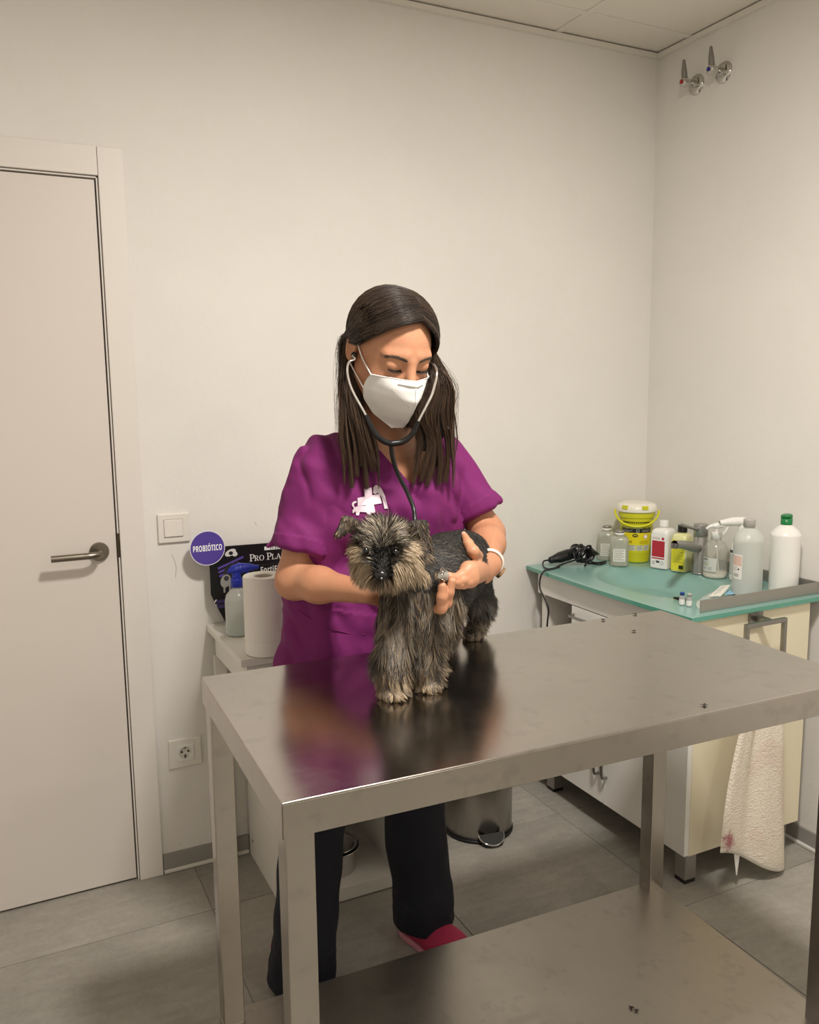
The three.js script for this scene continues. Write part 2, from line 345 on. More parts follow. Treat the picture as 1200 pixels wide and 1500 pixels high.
LAMPS.forEach(([x, z], i) => { // the downlights themselves
  const t = thing('ceiling_downlight', ['round recessed downlight over the steel table', 'round recessed downlight near the door side of the room', 'round recessed downlight on the basin side of the room'][i], 'ceiling light', V(x, CEIL, z), 'recessed downlights');
  add(t, 'rim', lathe(V(x, CEIL, z), [[0.125, 0.05], [0.13, 0.0], [0.15, -0.004], [0.152, 0.0], [0.14, 0.004], [0.138, 0.05]]), M.white);
  const d = cyl(V(x, CEIL - 0.012, z), 0.124, 0.124, 0.012); add(t, 'diffuser', d, std(0xffffff, 0.5, { emissive: LAMP_COLOR, emissiveIntensity: 6 }));
});
{ // skirting
  const b = setting('baseboard_back', V(-1.8, 0, 0), 'grey tile skirting with a white bead');
  add(b, 'skirting_tile', box(-1.868, -1.602, 0.014, 0.061, 0, 0.009, 0.001), M.baseboard); add(b, 'skirting_tile', box(-1.235, -0.005, 0.014, 0.061, 0, 0.009, 0.001), M.baseboard);
  add(b, 'bead', merge([box(-1.868, -1.602, 0, 0.013, 0, 0.016, 0.005), box(-1.235, -0.02, 0, 0.013, 0, 0.016, 0.005)]), M.caulk);
  const r = setting('baseboard_right', V(0, 0, 0.9), 'grey tile skirting with a white bead');
  for (let i = 0; i < 7; i++) add(r, 'skirting_tile', box(-0.009, 0, 0.014, 0.061, 0.02 + i * 0.6, 0.617 + i * 0.6, 0.001), M.baseboard);
  add(r, 'bead', box(-0.016, 0, 0, 0.013, 0.02, RZ1, 0.005), M.caulk);
}
{ // door
  const d = setting('door_1', V(-1.95, 0, 0), 'plain white flush door');
  const leaf = add(d, 'leaf', box(-2.77, -1.9485, 0.007, 2.03, -0.04, 0.0, 0.001), M.door);
  add(d, 'jamb', merge([box(-1.9445, -1.9405, 0, 2.038, -0.1, 0.004, 0.0006), box(-2.8, -1.9405, 2.034, 2.038, -0.1, 0.004, 0.0006), box(-2.8, -2.775, 0, 2.034, -0.1, 0.004, 0.0006)]), M.casing);
  add(d, 'casing_side', box(-1.9388, -1.871, 0, 2.115, 0, 0.012, 0.0018), M.casing);
  add(d, 'casing_head', box(-2.87, -1.9396, 2.0396, 2.115, 0, 0.012, 0.0018), M.casing);
  add(d, 'casing_side', box(-2.87, -2.802, 0, 2.039, 0, 0.012, 0.0018), M.casing);
  add(d, 'door_gap_shade', merge([box(-1.9488, -1.9446, 0, 2.03, -0.06, -0.03, 0), box(-2.8, -1.9446, 2.03, 2.034, -0.06, -0.03, 0)]), M.dark);  // near-black filler: shade of the gap round the leaf, put in as colour
  add(d, 'strike_plate', box(-1.9475, -1.9388, 0.995, 1.065, -0.01, 0.0045, 0.0005), std(0x5b5346, 0.4, { metalness: 1 }));
  const c = pz(146, 809, 0.012); c.z = 0;
  const rose = new THREE.CylinderGeometry(0.0262, 0.0272, 0.009, 40); rose.rotateX(Math.PI / 2); rose.translate(c.x, c.y, 0.0045);
  add(leaf, 'rosette', rose, M.satin, 'round satin steel rosette');
  const hy = c.y;
  add(leaf, 'lever_handle', merge([tube([V(c.x, hy, 0.008), V(c.x, hy, 0.035), V(c.x - 0.006, hy, 0.05), V(c.x - 0.025, hy, 0.057), V(c.x - 0.05, hy, 0.0575), V(c.x - 0.13, hy, 0.0575)], 0.0095, 60, 20), cap2(V(c.x - 0.13, hy, 0.0575), V(-1, 0, 0), 0.0095)]), M.satin, 'satin steel lever handle');
}
function cap2(c, n, r) { const g = new THREE.CircleGeometry(r, 20); g.applyQuaternion(new THREE.Quaternion().setFromUnitVectors(V(0, 0, 1), n)); g.translate(c.x, c.y, c.z); return g; }

// ================================================================ on the back wall
{
  const t = thing('light_switch', 'white square light switch on the wall beside the door', 'switch', V(-1.786, 1.068, 0));
  const x = -1.786, y = 1.068, q = box(x - 0.046, x + 0.046, y - 0.043, y + 0.043, 0, 0.009, 0.003);
  add(t, 'plate', q, M.plastic); add(t, 'surround', box(x - 0.0295, x + 0.0255, y - 0.026, y + 0.026, 0.0, 0.0098, 0.0006), M.dark);
  const rk = box(x - 0.029, x + 0.025, y - 0.0252, y + 0.0252, 0.004, 0.0128, 0.002); turned(rk, V(x, y, 0.009), new THREE.Quaternion().setFromAxisAngle(V(1, 0, 0), -0.03)); add(t, 'rocker', rk, M.plastic);
}
{
  const x = -1.786, y = 0.375, t = thing('power_socket', 'white square power socket low on the wall beside the door casing', 'socket', V(x, y, 0));
  const s = poly([[x - 0.047, y - 0.043], [x + 0.047, y - 0.043], [x + 0.047, y + 0.043], [x - 0.047, y + 0.043]]);
  const h = new THREE.Path(); h.absarc(x, y, 0.0195, 0, Math.PI * 2, true); s.holes.push(h);
  add(t, 'plate', extrude(s, 0.007, 0.0012), M.plastic);
  const s2 = poly([[x - 0.0245, y - 0.0245], [x + 0.0245, y - 0.0245], [x + 0.0245, y + 0.0245], [x - 0.0245, y + 0.0245]]); const h2 = new THREE.Path(); h2.absarc(x, y, 0.0195, 0, Math.PI * 2, true); s2.holes.push(h2);
  const g2 = extrude(s2, 0.003, 0.0006); g2.translate(0, 0, 0.007); add(t, 'insert', g2, M.white);
  const w = cyl(V(x, 0, y), 0.0195, 0.0195, 0.002); const wf = new THREE.CircleGeometry(0.0196, 32); wf.translate(x, y, 0.001); add(t, 'well', wf, M.plastic);
  for (const dx of [-0.0095, 0.0095]) { const c = new THREE.CylinderGeometry(0.0032, 0.0032, 0.001, 14); c.rotateX(Math.PI / 2); c.translate(x + dx, y + 0.001, 0.0016); add(t, 'pin_hole', c, M.dark); }
  add(t, 'earth_clip', box(x - 0.003, x + 0.003, y - 0.0195, y - 0.008, 0.001, 0.004, 0.0005), M.satin);
  add(t, 'earth_clip', box(x - 0.003, x + 0.003, y + 0.012, y + 0.0195, 0.001, 0.004, 0.0005), M.satin);
}
{
  const t = thing('cable_trunking', 'narrow white cable trunking standing on the floor against the wall', 'cable duct', V(-1.672, 0, 0.017));
  const s = poly([[-1.69, 0.012], [-1.684, 0.001], [-1.655, 0.001], [-1.655, 0.67], [-1.69, 0.67]]); const g = extrude(s, 0.014, 0.001); g.translate(0, 0, 0.0175); add(t, 'cover', g, M.plastic);
}

// ================================================================ white cabinet with overhanging top, left of the table
const CAB_Y = 0.765;
{
  const t = thing('side_cabinet', 'white melamine cabinet with wide overhanging top, open below, behind the steel table', 'cabinet', V(-1.42, 0, 0.2));
  add(t, 'top_board', box(-1.703, -1.155, CAB_Y - 0.02, CAB_Y, 0.004, 0.396, 0.0012), M.melamine);
  add(t, 'apron', merge([box(-1.686, -1.67, 0.69, CAB_Y - 0.0202, 0.03, 0.36, 0.001), box(-1.184, -1.168, 0.69, CAB_Y - 0.0202, 0.03, 0.36, 0.001), box(-1.686, -1.168, 0.674, 0.6898, 0.03, 0.36, 0.001)]), M.melamine);
  const d = add(t, 'drawer', box(-1.684, -1.17, 0.69, CAB_Y - 0.024, 0.3605, 0.376, 0.001), M.melamine);
  add(d, 'handle', tube([V(-1.575, 0.715, 0.377), V(-1.575, 0.715, 0.395), V(-1.57, 0.715, 0.4), V(-1.45, 0.715, 0.4), V(-1.445, 0.715, 0.395), V(-1.445, 0.715, 0.377)], 0.004, 40, 8), M.satin);
  add(t, 'side_panel', box(-1.6, -1.584, 0, 0.6738, 0.012, 0.385, 0.001), M.melamine);
  add(t, 'side_panel', box(-1.256, -1.24, 0, 0.6738, 0.012, 0.385, 0.001), M.melamine);
  add(t, 'back_panel', box(-1.5838, -1.2562, 0, 0.6738, 0.012, 0.022, 0.0005), M.melamine);
  add(t, 'bottom_board', box(-1.5838, -1.2562, 0.004, 0.045, 0.0222, 0.395, 0.001), M.melamine);
  add(t, 'shelf', box(-1.5838, -1.2562, 0.4, 0.416, 0.0222, 0.36, 0.001), M.melamine);
  for (const y of [0.06, 0.35]) { const g = new THREE.CylinderGeometry(0.005, 0.005, 0.0012, 12); g.rotateZ(Math.PI / 2); g.translate(-1.6004, y, 0.05); add(t, 'screw_cap', g, M.satin); }
}
{ // stainless bowls on its bottom board
  const t = thing('feeding_bowl', 'stainless steel bowl on the bottom board of the white cabinet', 'bowl', V(-1.415, 0.045, 0.28));
  add(t, 'bowl', lathe(V(-1.415, 0.0455, 0.28), [[0, 0], [0.06, 0], [0.066, 0.004], [0.068, 0.06], [0.078, 0.07], [0.08, 0.073], [0.076, 0.073], [0.066, 0.066], [0.062, 0.01], [0, 0.006]]), M.chrome);
  const u = thing('feeding_bowl', 'smaller stainless steel bowl nested inside the bowl in the cabinet', 'bowl', V(-1.415, 0.1195, 0.28));
  add(u, 'bowl', lathe(V(-1.415, 0.1195, 0.28), [[0, -0.05], [0.045, -0.05], [0.052, -0.045], [0.06, -0.004], [0.068, 0.0], [0.07, 0.004], [0.066, 0.004], [0.056, -0.001], [0.048, -0.04], [0, -0.045]]), M.chrome);
}
{ // black display card with round topper
  const z = 0.045, t = thing('display_card', 'black printed cardboard display with round purple PROBIÓTICO badge on white cabinet', 'display', V(-1.58, CAB_Y, 0.05));
  const W = 0.26, x0 = -1.696, x1 = x0 + W, y0 = CAB_Y + 0.001, y1 = 1.008;
  const outline = [[x0 + 0.045, y0], [x1 - 0.045, y0], [x1 - 0.01, y0 + 0.085], [x1, y0 + 0.1], [x1, y1 - 0.004], [x0, y1], [x0, y0 + 0.1], [x0 + 0.01, y0 + 0.075]];
  const tex = canvasTex(1024, 960, (c, w, h) => {
    const X = x => (x - x0) / W * w, Y = y => (y1 - y) / (y1 - y0) * h;
    c.fillStyle = '#0b0a0d'; c.fillRect(0, 0, w, h);
    c.fillStyle = '#5b4a9a'; for (let i = 0; i < 3; i++) { c.save(); c.translate(90 + i * 6, 250 + i * 48); c.rotate(-0.35); c.fillRect(0, 0, 330 - i * 60, 26); c.restore(); }
    // printed animals: simple dark and pale shapes
    c.fillStyle = '#d8d6d2'; c.beginPath(); c.ellipse(250, 85, 70, 38, -0.4, 0, 7); c.fill(); c.beginPath(); c.ellipse(300, 105, 34, 30, 0.3, 0, 7); c.fill();
    c.fillStyle = '#1a191b'; c.beginPath(); c.ellipse(255, 92, 26, 22, 0, 0, 7); c.fill();
    c.fillStyle = '#2d2c30'; c.beginPath(); c.ellipse(270, 330, 110, 120, 0.2, 0, 7); c.fill();
    c.fillStyle = '#9b9894'; c.beginPath(); c.ellipse(180, 420, 60, 80, 0.3, 0, 7); c.fill(); c.beginPath(); c.ellipse(320, 430, 50, 70, -0.2, 0, 7); c.fill(); c.fillRect(150, 440, 22, 120); c.fillRect(215, 450, 22, 120); c.fillRect(300, 440, 22, 130);
    c.fillStyle = '#3a3840'; c.beginPath(); c.ellipse(190, 390, 30, 30, 0, 0, 7); c.fill();
    c.fillStyle = '#40366f'; c.fillRect(60, 640, 560, 40); c.fillRect(60, 700, 560, 40);
    c.strokeStyle = '#ffffff'; c.lineWidth = 14; for (const y of [650, 708]) { c.beginPath(); c.moveTo(14, y); c.lineTo(30, y + 24); c.lineTo(62, y - 18); c.stroke(); }
    c.fillStyle = '#ffffff'; c.textAlign = 'left';
    c.fillRect(660, 52, 330, 44); c.fillStyle = '#0b0a0d'; c.font = 'bold 42px serif'; c.fillText('PURINA', 730, 90);
    c.fillStyle = '#ffffff'; c.font = '118px serif'; c.fillText('P', 470, 215); c.font = '92px serif'; c.fillText('RO', 530, 215); c.font = '118px serif'; c.fillText('P', 680, 215); c.font = '92px serif'; c.fillText('LAN', 742, 215);
    c.strokeStyle = '#555'; c.lineWidth = 4; c.strokeRect(530, 270, 460, 120);
    c.font = 'bold 104px sans-serif'; c.save(); c.translate(600, 370); c.scale(0.72, 1); c.fillText('FortiFlora', 0, 0); c.restore();
    c.font = 'bold 42px sans-serif'; c.save(); c.translate(610, 470); c.scale(0.72, 1); c.fillText('DIARREAS / FLATULENCIAS', 0, 0); c.restore();
    c.save(); c.translate(560, 528); c.scale(0.72, 1); c.fillText('TRATAMIENTO CON ANTIBIÓTICOS', 0, 0); c.restore();
  });
  const g = extrude(poly(outline), 0.002, 0); g.translate(0, 0, z); const uv = g.attributes.uv, p = g.attributes.position;
  for (let i = 0; i < uv.count; i++) uv.setXY(i, (p.getX(i) - x0) / W, (p.getY(i) - y0) / (y1 - y0));
  add(t, 'card', g, std(0xffffff, 0.4, { map: tex }));
  add(t, 'back_strut', merge([box(x0 + 0.05, x1 - 0.05, y0, y1 - 0.01, z - 0.03, z - 0.028, 0), box(x0 + 0.05, x0 + 0.052, y0, y1 - 0.01, z - 0.028, z, 0), box(x1 - 0.052, x1 - 0.05, y0, y1 - 0.01, z - 0.028, z, 0)]), M.black);
  const bc = pz(304, 803, z + 0.008), bt = canvasTex(512, 512, (c) => { c.fillStyle = '#e9e6ee'; c.fillRect(0, 0, 512, 512); c.fillStyle = '#54439a'; c.beginPath(); c.arc(256, 256, 246, 0, 7); c.fill(); c.fillStyle = '#fff'; c.textAlign = 'center'; c.font = 'bold 122px sans-serif'; c.save(); c.translate(256, 298); c.scale(0.58, 1); c.fillText('PROBIÓTICO', 0, 0); c.restore(); });
  const b = new THREE.CylinderGeometry(0.0515, 0.0515, 0.002, 64); b.rotateX(Math.PI / 2);
  const bg = b.toNonIndexed(), bp = bg.attributes.position, bu = bg.attributes.uv; for (let i = 0; i < bp.count; i++) bu.setXY(i, bp.getX(i) / 0.103 + 0.5, bp.getY(i) / 0.103 + 0.5);
  bg.translate(bc.x, bc.y, z + 0.008); add(t, 'round_badge', bg, std(0xffffff, 0.4, { map: bt }), 'round purple badge with white lettering');
  add(t, 'badge_tab', box(bc.x + 0.01, bc.x + 0.045, bc.y - 0.04, bc.y - 0.01, z + 0.0022, z + 0.0068, 0), M.black);
}
{ // spray bottle with blue trigger
  const c = py_(350, 929, CAB_Y); const t = thing('spray_bottle', 'clear spray bottle with blue trigger head beside the paper roll', 'spray bottle', V(c.x, CAB_Y, c.z));
  const y = CAB_Y + 0.0005, R = 0.036;
  add(t, 'bottle', lathe(V(c.x, y, c.z), [[0, 0], [R - 0.004, 0], [R, 0.005], [R, 0.1], [R - 0.004, 0.118], [0.02, 0.132], [0.0135, 0.138], [0.0135, 0.15]]), phys(0xeef0ea, 0.25, { transmission: 0.55, thickness: 0, ior: 1.45 }));
  add(t, 'liquid', lathe(V(c.x, y, c.z), [[0, 0.002], [R - 0.005, 0.002], [R - 0.002, 0.006], [R - 0.002, 0.05], [0, 0.05]]), phys(0xcfe3e0, 0.1, { transmission: 0.6, thickness: 0 }));
  const blue = std(0x1c2ea6, 0.35);
  add(t, 'collar', lathe(V(c.x, y + 0.141, c.z), [[0, 0], [0.0175, 0], [0.0175, 0.022], [0.013, 0.027], [0, 0.027]], 24), blue);
  const a = V(c.x, y + 0.165, c.z);
  add(t, 'trigger_head', merge([between(a.clone(), a.clone().add(V(0, 0.022, 0)), 0.013, 0.012), limbTube([a.clone().add(V(-0.026, 0.018, 0)), a.clone().add(V(-0.016, 0.024, 0)), a.clone().add(V(0.01, 0.028, 0)), a.clone().add(V(0.035, 0.03, 0.004)), a.clone().add(V(0.05, 0.028, 0.006))], [0.002, 0.014, 0.0165, 0.012, 0.009]), between(a.clone().add(V(0.048, 0.0285, 0.006)), a.clone().add(V(0.064, 0.029, 0.008)), 0.007, 0.006)]), blue);
  add(t, 'trigger', limbTube([a.clone().add(V(0.032, 0.022, 0.004)), a.clone().add(V(0.03, 0.004, 0.004)), a.clone().add(V(0.04, -0.02, 0.006))], [0.005, 0.005, 0.003]), blue);
}
{ // paper roll
  const c = py_(397, 962, CAB_Y), R = 0.0545, H = 0.212; c.z -= 0.045;
  const t = thing('paper_roll', 'thick white roll of paper towel standing on the white cabinet', 'paper roll', V(c.x, CAB_Y, c.z));
  const y = CAB_Y + 0.0005;
  const g = lathe(V(c.x, y, c.z), [[0.025, 0.002], [R - 0.002, 0], [R, 0.003], [R, H - 0.003], [R - 0.002, H], [R - 0.012, H - 0.001], [0.0255, H - 0.001], [0.025, H - 0.004], [0.0245, 0.002]], 64);
  add(t, 'paper', g, std(0xefebe2, 0.95, { bumpMap: T.terry, bumpScale: 0.0004 }));
  add(t, 'perforation', lathe(V(c.x, y, c.z), [[R - 0.0002, 0.042], [R + 0.0007, 0.0425], [R + 0.0007, 0.0435], [R - 0.0002, 0.044]], 64), M.white);
  add(t, 'core', lathe(V(c.x, y, c.z), [[0.0242, 0.001], [0.0242, H - 0.004], [0.0225, H - 0.004], [0.0225, 0.001], [0.0242, 0.001]], 40), std(0xc9c0ae, 0.9));
}
{ // pedal bin
  const x = -0.868, z = 0.2, R = 0.115, t = thing('pedal_bin', 'brushed stainless steel pedal bin on the floor against the wall', 'bin', V(x, 0, z));
  add(t, 'base_ring', lathe(V(x, 0.0005, z), [[0, 0], [R + 0.003, 0], [R + 0.004, 0.006], [R + 0.002, 0.012], [0, 0.012]], 56), M.black);
  add(t, 'body', lathe(V(x, 0.0127, z), [[0, 0], [R, 0], [R, 0.29], [R - 0.002, 0.293], [0, 0.293]], 64), M.binSteel);
  add(t, 'lid', lathe(V(x, 0.306, z), [[0, 0.03], [0.05, 0.028], [0.09, 0.018], [R + 0.002, 0.004], [R + 0.003, 0], [0, 0]], 56), M.binSteel);
  const dir = V(-0.15, 0, 0.989), a = V(x, 0.014, z).addScaledVector(dir, R), rt = V(0.989, 0, 0.15);
  const s = new THREE.Shape(); s.moveTo(-0.042, 0.004); s.lineTo(0.042, 0.004); s.absarc(0, 0.004, 0.042, 0, -Math.PI, true);
  const g = extrude(s, 0.006, 0.0005); g.rotateX(-Math.PI / 2);
  const q = new THREE.Quaternion().setFromRotationMatrix(new THREE.Matrix4().makeBasis(rt, V(0, 1, 0), dir)); g.applyQuaternion(q); const tq = new THREE.Quaternion().setFromAxisAngle(rt, 0.45); g.applyQuaternion(tq); g.translate(a.x, a.y + 0.012, a.z);
  const pd = add(t, 'pedal', g, std(0x2a2a2a, 0.6));
  const rim = []; for (let i = 0; i <= 16; i++) { const w = i / 16 * Math.PI; rim.push(V(Math.cos(w) * 0.043, 0.003, Math.sin(w) * 0.043 - 0.004).applyQuaternion(q).applyQuaternion(tq).add(V(a.x, a.y + 0.012, a.z))); }
  add(pd, 'pedal_rim', tube(rim, 0.003, 40, 8), M.chrome);
  add(t, 'pedal_plate', (() => { const b = box(-0.03, 0.03, 0.0008, 0.012, -0.02, 0.025, 0.001); b.applyQuaternion(q); b.translate(a.x, 0, a.z); return b; })(), M.black);
}

// ================================================================ steel examination table
const TY = 0.88, TC = V(-1.305, 0, 1.1315), TA = -0.0325, TL = 1.199, TW = 0.6;
{
  const t = thing('examination_table', 'stainless steel examination table with lower shelf', 'table', TC);
  t.rotation.y = TA;
  const L = (x0, x1, y0, y1, z0, z1, r) => { const g = box(x0, x1, y0, y1, z0, z1, r); g.translate(TC.x, 0, TC.z); return g; };
  const hx = TL / 2, hz = TW / 2;
  add(t, 'top_sheet', L(-hx, hx, TY - 0.004, TY, -hz, hz, 0.0019), M.steel);
  add(t, 'skirt', merge([L(-hx, hx, TY - 0.056, TY - 0.003, hz - 0.003, hz, 0.0012), L(-hx, hx, TY - 0.056, TY - 0.003, -hz, -hz + 0.003, 0.0012), L(-hx, -hx + 0.003, TY - 0.056, TY - 0.003, -hz, hz, 0.0012), L(hx - 0.003, hx, TY - 0.056, TY - 0.003, -hz, hz, 0.0012)]), M.steel);
  for (const sx of [-1, 1]) for (const sz of [-1, 1]) {
    const cx = sx * (hx - 0.0275), cz = sz * (hz - 0.0275);
    const leg = add(t, 'leg', L(cx - 0.0225, cx + 0.0225, 0.02, TY - 0.0042, cz - 0.0225, cz + 0.0225, 0.003), M.steel);
    add(leg, 'foot', L(cx - 0.021, cx + 0.021, 0, 0.0198, cz - 0.021, cz + 0.021, 0.003), M.black);
  }
  add(t, 'lower_shelf', L(-hx + 0.004, hx - 0.004, 0.085, 0.115, -hz + 0.004, hz - 0.004, 0.002), M.steelWorn);
  add(t, 'stiffener', merge([L(-hx + 0.06, hx - 0.06, TY - 0.04, TY - 0.0042, -0.02, 0.02, 0.001)]), M.steel);
}
[[883, 909], [931, 900.5], [929, 925], [1032, 1034], [925, 1477], [932, 1481]].forEach(([a, b], i) => { // little tufts of hair
  const low = i > 3, c = py_(a, b, low ? 0.115 : TY);
  const t = thing('hair_tuft', low ? 'tiny dark tuft of dog hair on the lower steel shelf' : i === 3 ? 'dark tuft of dog hair close to the front edge of the table top' : 'tiny dark tuft of dog hair by the back edge of the table top', 'hair tuft', c, low ? 'hair tufts on the lower shelf' : 'hair tufts on the table top');
  const ls = []; for (let k = 0; k < 26; k++) { const o = V(gauss() * 0.0035, 0.0012 + rnd() * 0.0016, gauss() * 0.003).add(c), d = V(gauss(), Math.abs(gauss()) * 0.1, gauss()).normalize(), l = rr(0.003, 0.007); ls.push({ p: [0, 1, 2, 3].map(q => o.clone().addScaledVector(d, l * q / 3).add(V(0, Math.sin(q) * 0.0006, Math.sin(q * 1.7) * 0.001))), r: 0.0005, c0: [0.05, 0.04, 0.03], c1: [0.07, 0.055, 0.04] }); }
  add(t, 'hairs', strands(ls), M.fur);
});

// ================================================================ basin cabinet along the right wall
const GY = 0.83;                                             // upper face of the glass
{
  const t = thing('vanity_unit', 'white bathroom vanity cabinet with cream end panel and steel legs', 'cabinet', V(-0.28, 0, 0.42));
  const X0 = -0.512, Z0 = 0.052, Z1 = 0.8;
  add(t, 'end_panel', box(X0 + 0.0005, -0.055, 0.105, 0.813, Z1 - 0.018, Z1, 0.001), M.cream, 'cream end panel');
  add(t, 'end_panel', box(X0 + 0.0005, -0.055, 0.105, 0.813, Z0, Z0 + 0.018, 0.001), M.melamine);
  add(t, 'back_panel', box(-0.065, -0.055, 0.105, 0.813, Z0 + 0.0182, Z1 - 0.0182, 0.0005), M.melamine);
  add(t, 'bottom_panel', box(X0 + 0.0005, -0.0652, 0.105, 0.121, Z0 + 0.0182, Z1 - 0.0182, 0.0005), M.melamine);
  add(t, 'divider', box(X0 + 0.0005, -0.0752, 0.601, 0.735, 0.247, 0.259, 0.0005), M.melamine);
  add(t, 'niche_ceiling', box(X0 + 0.0005, -0.0752, 0.7355, 0.7475, Z0 + 0.0185, 0.259, 0.0005), M.melamine);
  add(t, 'niche_floor', box(X0 + 0.0005, -0.0752, 0.5885, 0.6, Z0 + 0.0185, 0.259, 0.0005), M.melamine);
  add(t, 'niche_back', box(-0.08, -0.075, 0.5885, 0.735, Z0 + 0.0185, 0.259, 0.0005), M.melamine);
  add(t, 'fascia', box(X0 - 0.018, X0, 0.738, 0.813, Z0, Z1, 0.0012), M.whiteGloss);
  const d = add(t, 'drawer', box(X0 - 0.018, X0, 0.599, 0.735, 0.25, Z1, 0.0012), M.whiteGloss);
  add(d, 'handle', tube([V(X0 - 0.018, 0.706, 0.262), V(X0 - 0.034, 0.706, 0.262), V(X0 - 0.04, 0.706, 0.268), V(X0 - 0.04, 0.707, 0.36), V(X0 - 0.034, 0.707, 0.366), V(X0 - 0.018, 0.707, 0.366)], 0.005, 40, 8), M.chromeDull);
  for (const [a, b, hz] of [[Z0, 0.4285, 0.41], [0.4315, Z1, 0.45]]) {
    const k = add(t, 'cupboard_door', box(X0 - 0.018, X0, 0.108, 0.5965, a, b, 0.0012), M.whiteGloss);
    add(k, 'handle', tube([V(X0 - 0.018, 0.205, hz), V(X0 - 0.034, 0.205, hz), V(X0 - 0.038, 0.21, hz), V(X0 - 0.038, 0.335, hz), V(X0 - 0.034, 0.34, hz), V(X0 - 0.018, 0.34, hz)], 0.005, 40, 8), M.chromeDull);
  }
  for (const [x, z] of [[-0.478, 0.755], [-0.1, 0.755], [-0.478, 0.1], [-0.1, 0.1]]) {
    const l = add(t, 'leg', box(x - 0.022, x + 0.022, 0.012, 0.1048, z - 0.022, z + 0.022, 0.003), M.alu);
    add(l, 'foot', box(x - 0.021, x + 0.021, 0, 0.0118, z - 0.021, z + 0.021, 0.002), M.black);
  }
}
{ // glass worktop with an oval basin sunk in it
  const t = thing('glass_washbasin', 'aqua green glass worktop with shallow oval basin on the vanity', 'basin', V(-0.28, 0.8135, 0.42));
  const NX = 60, NZ = 90, x0 = -0.548, x1 = -0.003, z0 = 0.004, z1 = 0.815, pos = [], idx = [];
  const bow = z => -0.014 * Math.sin(Math.PI * clamp((z - z0) / (z1 - z0), 0, 1));
  const dip = (x, z) => { const r = Math.hypot((x + 0.315) / 0.165, (z - 0.43) / 0.27); return -0.055 * (1 - smooth(0.55, 1, r)) - 0.003 * (1 - smooth(0.97, 1.03, r)); };
  for (const [top, o] of [[1, 0], [0, 1]]) for (let j = 0; j <= NZ; j++) for (let i = 0; i <= NX; i++) {
    const z = mix(z0, z1, j / NZ), x = mix(x0 + bow(z), x1, i / NX), e = Math.min(i, NX - i, j, NZ - j) === 0 ? 0.0012 : 0; pos.push(x, (top ? GY - e : GY - 0.0155 + e) + dip(x, z), z);
  }
  const N = (NX + 1) * (NZ + 1), id = (i, j, s) => s * N + j * (NX + 1) + i;
  for (let j = 0; j < NZ; j++) for (let i = 0; i < NX; i++) { idx.push(id(i, j, 0), id(i, j + 1, 0), id(i + 1, j, 0), id(i + 1, j, 0), id(i, j + 1, 0), id(i + 1, j + 1, 0)); idx.push(id(i, j, 1), id(i + 1, j, 1), id(i, j + 1, 1), id(i + 1, j, 1), id(i + 1, j + 1, 1), id(i, j + 1, 1)); }
  const ring = []; for (let i = 0; i < NX; i++) ring.push([i, 0]); for (let j = 0; j < NZ; j++) ring.push([NX, j]); for (let i = NX; i > 0; i--) ring.push([i, NZ]); for (let j = NZ; j > 0; j--) ring.push([0, j]);
  const eg = [], ep = []; ring.forEach(([i, j], k) => { const [a, b] = ring[(k + 1) % ring.length]; const P = (i, j, s) => pos.slice(id(i, j, s) * 3, id(i, j, s) * 3 + 3); ep.push(...P(i, j, 0), ...P(a, b, 0), ...P(i, j, 1), ...P(a, b, 0), ...P(a, b, 1), ...P(i, j, 1)); });
  const g = new THREE.BufferGeometry(); g.setAttribute('position', new THREE.BufferAttribute(new Float32Array(pos), 3)); g.setIndex(idx); g.computeVertexNormals();
  const e = new THREE.BufferGeometry(); e.setAttribute('position', new THREE.BufferAttribute(new Float32Array(ep), 3)); e.computeVertexNormals();
  add(t, 'glass_top', g, phys(0x7fa9a0, 0.32, { clearcoat: 0.5, clearcoatRoughness: 0.25 }));
  add(t, 'polished_edge', e, phys(0x4f9a86, 0.08, { clearcoat: 1 }), 'green polished glass edge');
  add(t, 'drain', lathe(V(-0.315, GY - 0.0575, 0.43), [[0, 0.002], [0.018, 0.003], [0.022, 0.0005], [0.022, 0], [0, 0]], 28), M.chrome);
}
{ // steel upstand along the wall and the near end
  const t = thing('steel_upstand', 'flat steel upstand strip along the near end of the glass worktop', 'trim', V(-0.25, GY, 0.79));
  add(t, 'end_strip', box(-0.492, -0.013, GY + 0.0006, GY + 0.036, 0.786, 0.789, 0.0006), M.alu);
  add(t, 'wall_strip', box(-0.012, -0.004, GY + 0.0006, GY + 0.036, 0.02, 0.789, 0.0006), M.alu);
}
const on = (px, py) => { const p = py_(px, py, GY + 0.0006); return p; };
function labelPatch(c, r, y0, y1, a0, a1, tex, rough = 0.5) { // printed label round a bottle
  const g = new THREE.CylinderGeometry(r, r, y1 - y0, 24, 1, true, a0, a1 - a0); g.translate(c.x, c.y + (y0 + y1) / 2, c.z); return [g, std(0xffffff, rough, { map: tex, side: THREE.DoubleSide })];
}
const CAMDIR = c => Math.atan2(CP.x - c.x, CP.z - c.z);      // where the labels face, as in the photograph
const lines = (c, x, y, w, n, s, col = '#333') => { c.fillStyle = col; for (let i = 0; i < n; i++) { let q = x; while (q < x + w * (i % 3 === 2 ? 0.7 : 1)) { const l = 6 + ((q * 7 + i * 31) % 17); c.fillRect(q, y + i * s, Math.min(l, x + w - q), s * 0.45); q += l + 5; } } };
const barcode = (c, x, y, w, h) => { c.fillStyle = '#fff'; c.fillRect(x - 4, y - 4, w + 8, h + 8); c.fillStyle = '#222'; let q = x, i = 0; while (q < x + w) { const l = 2 + (i * 5 % 4); c.fillRect(q, y, l, h); q += l + 2 + (i * 3 % 4); i++; } };
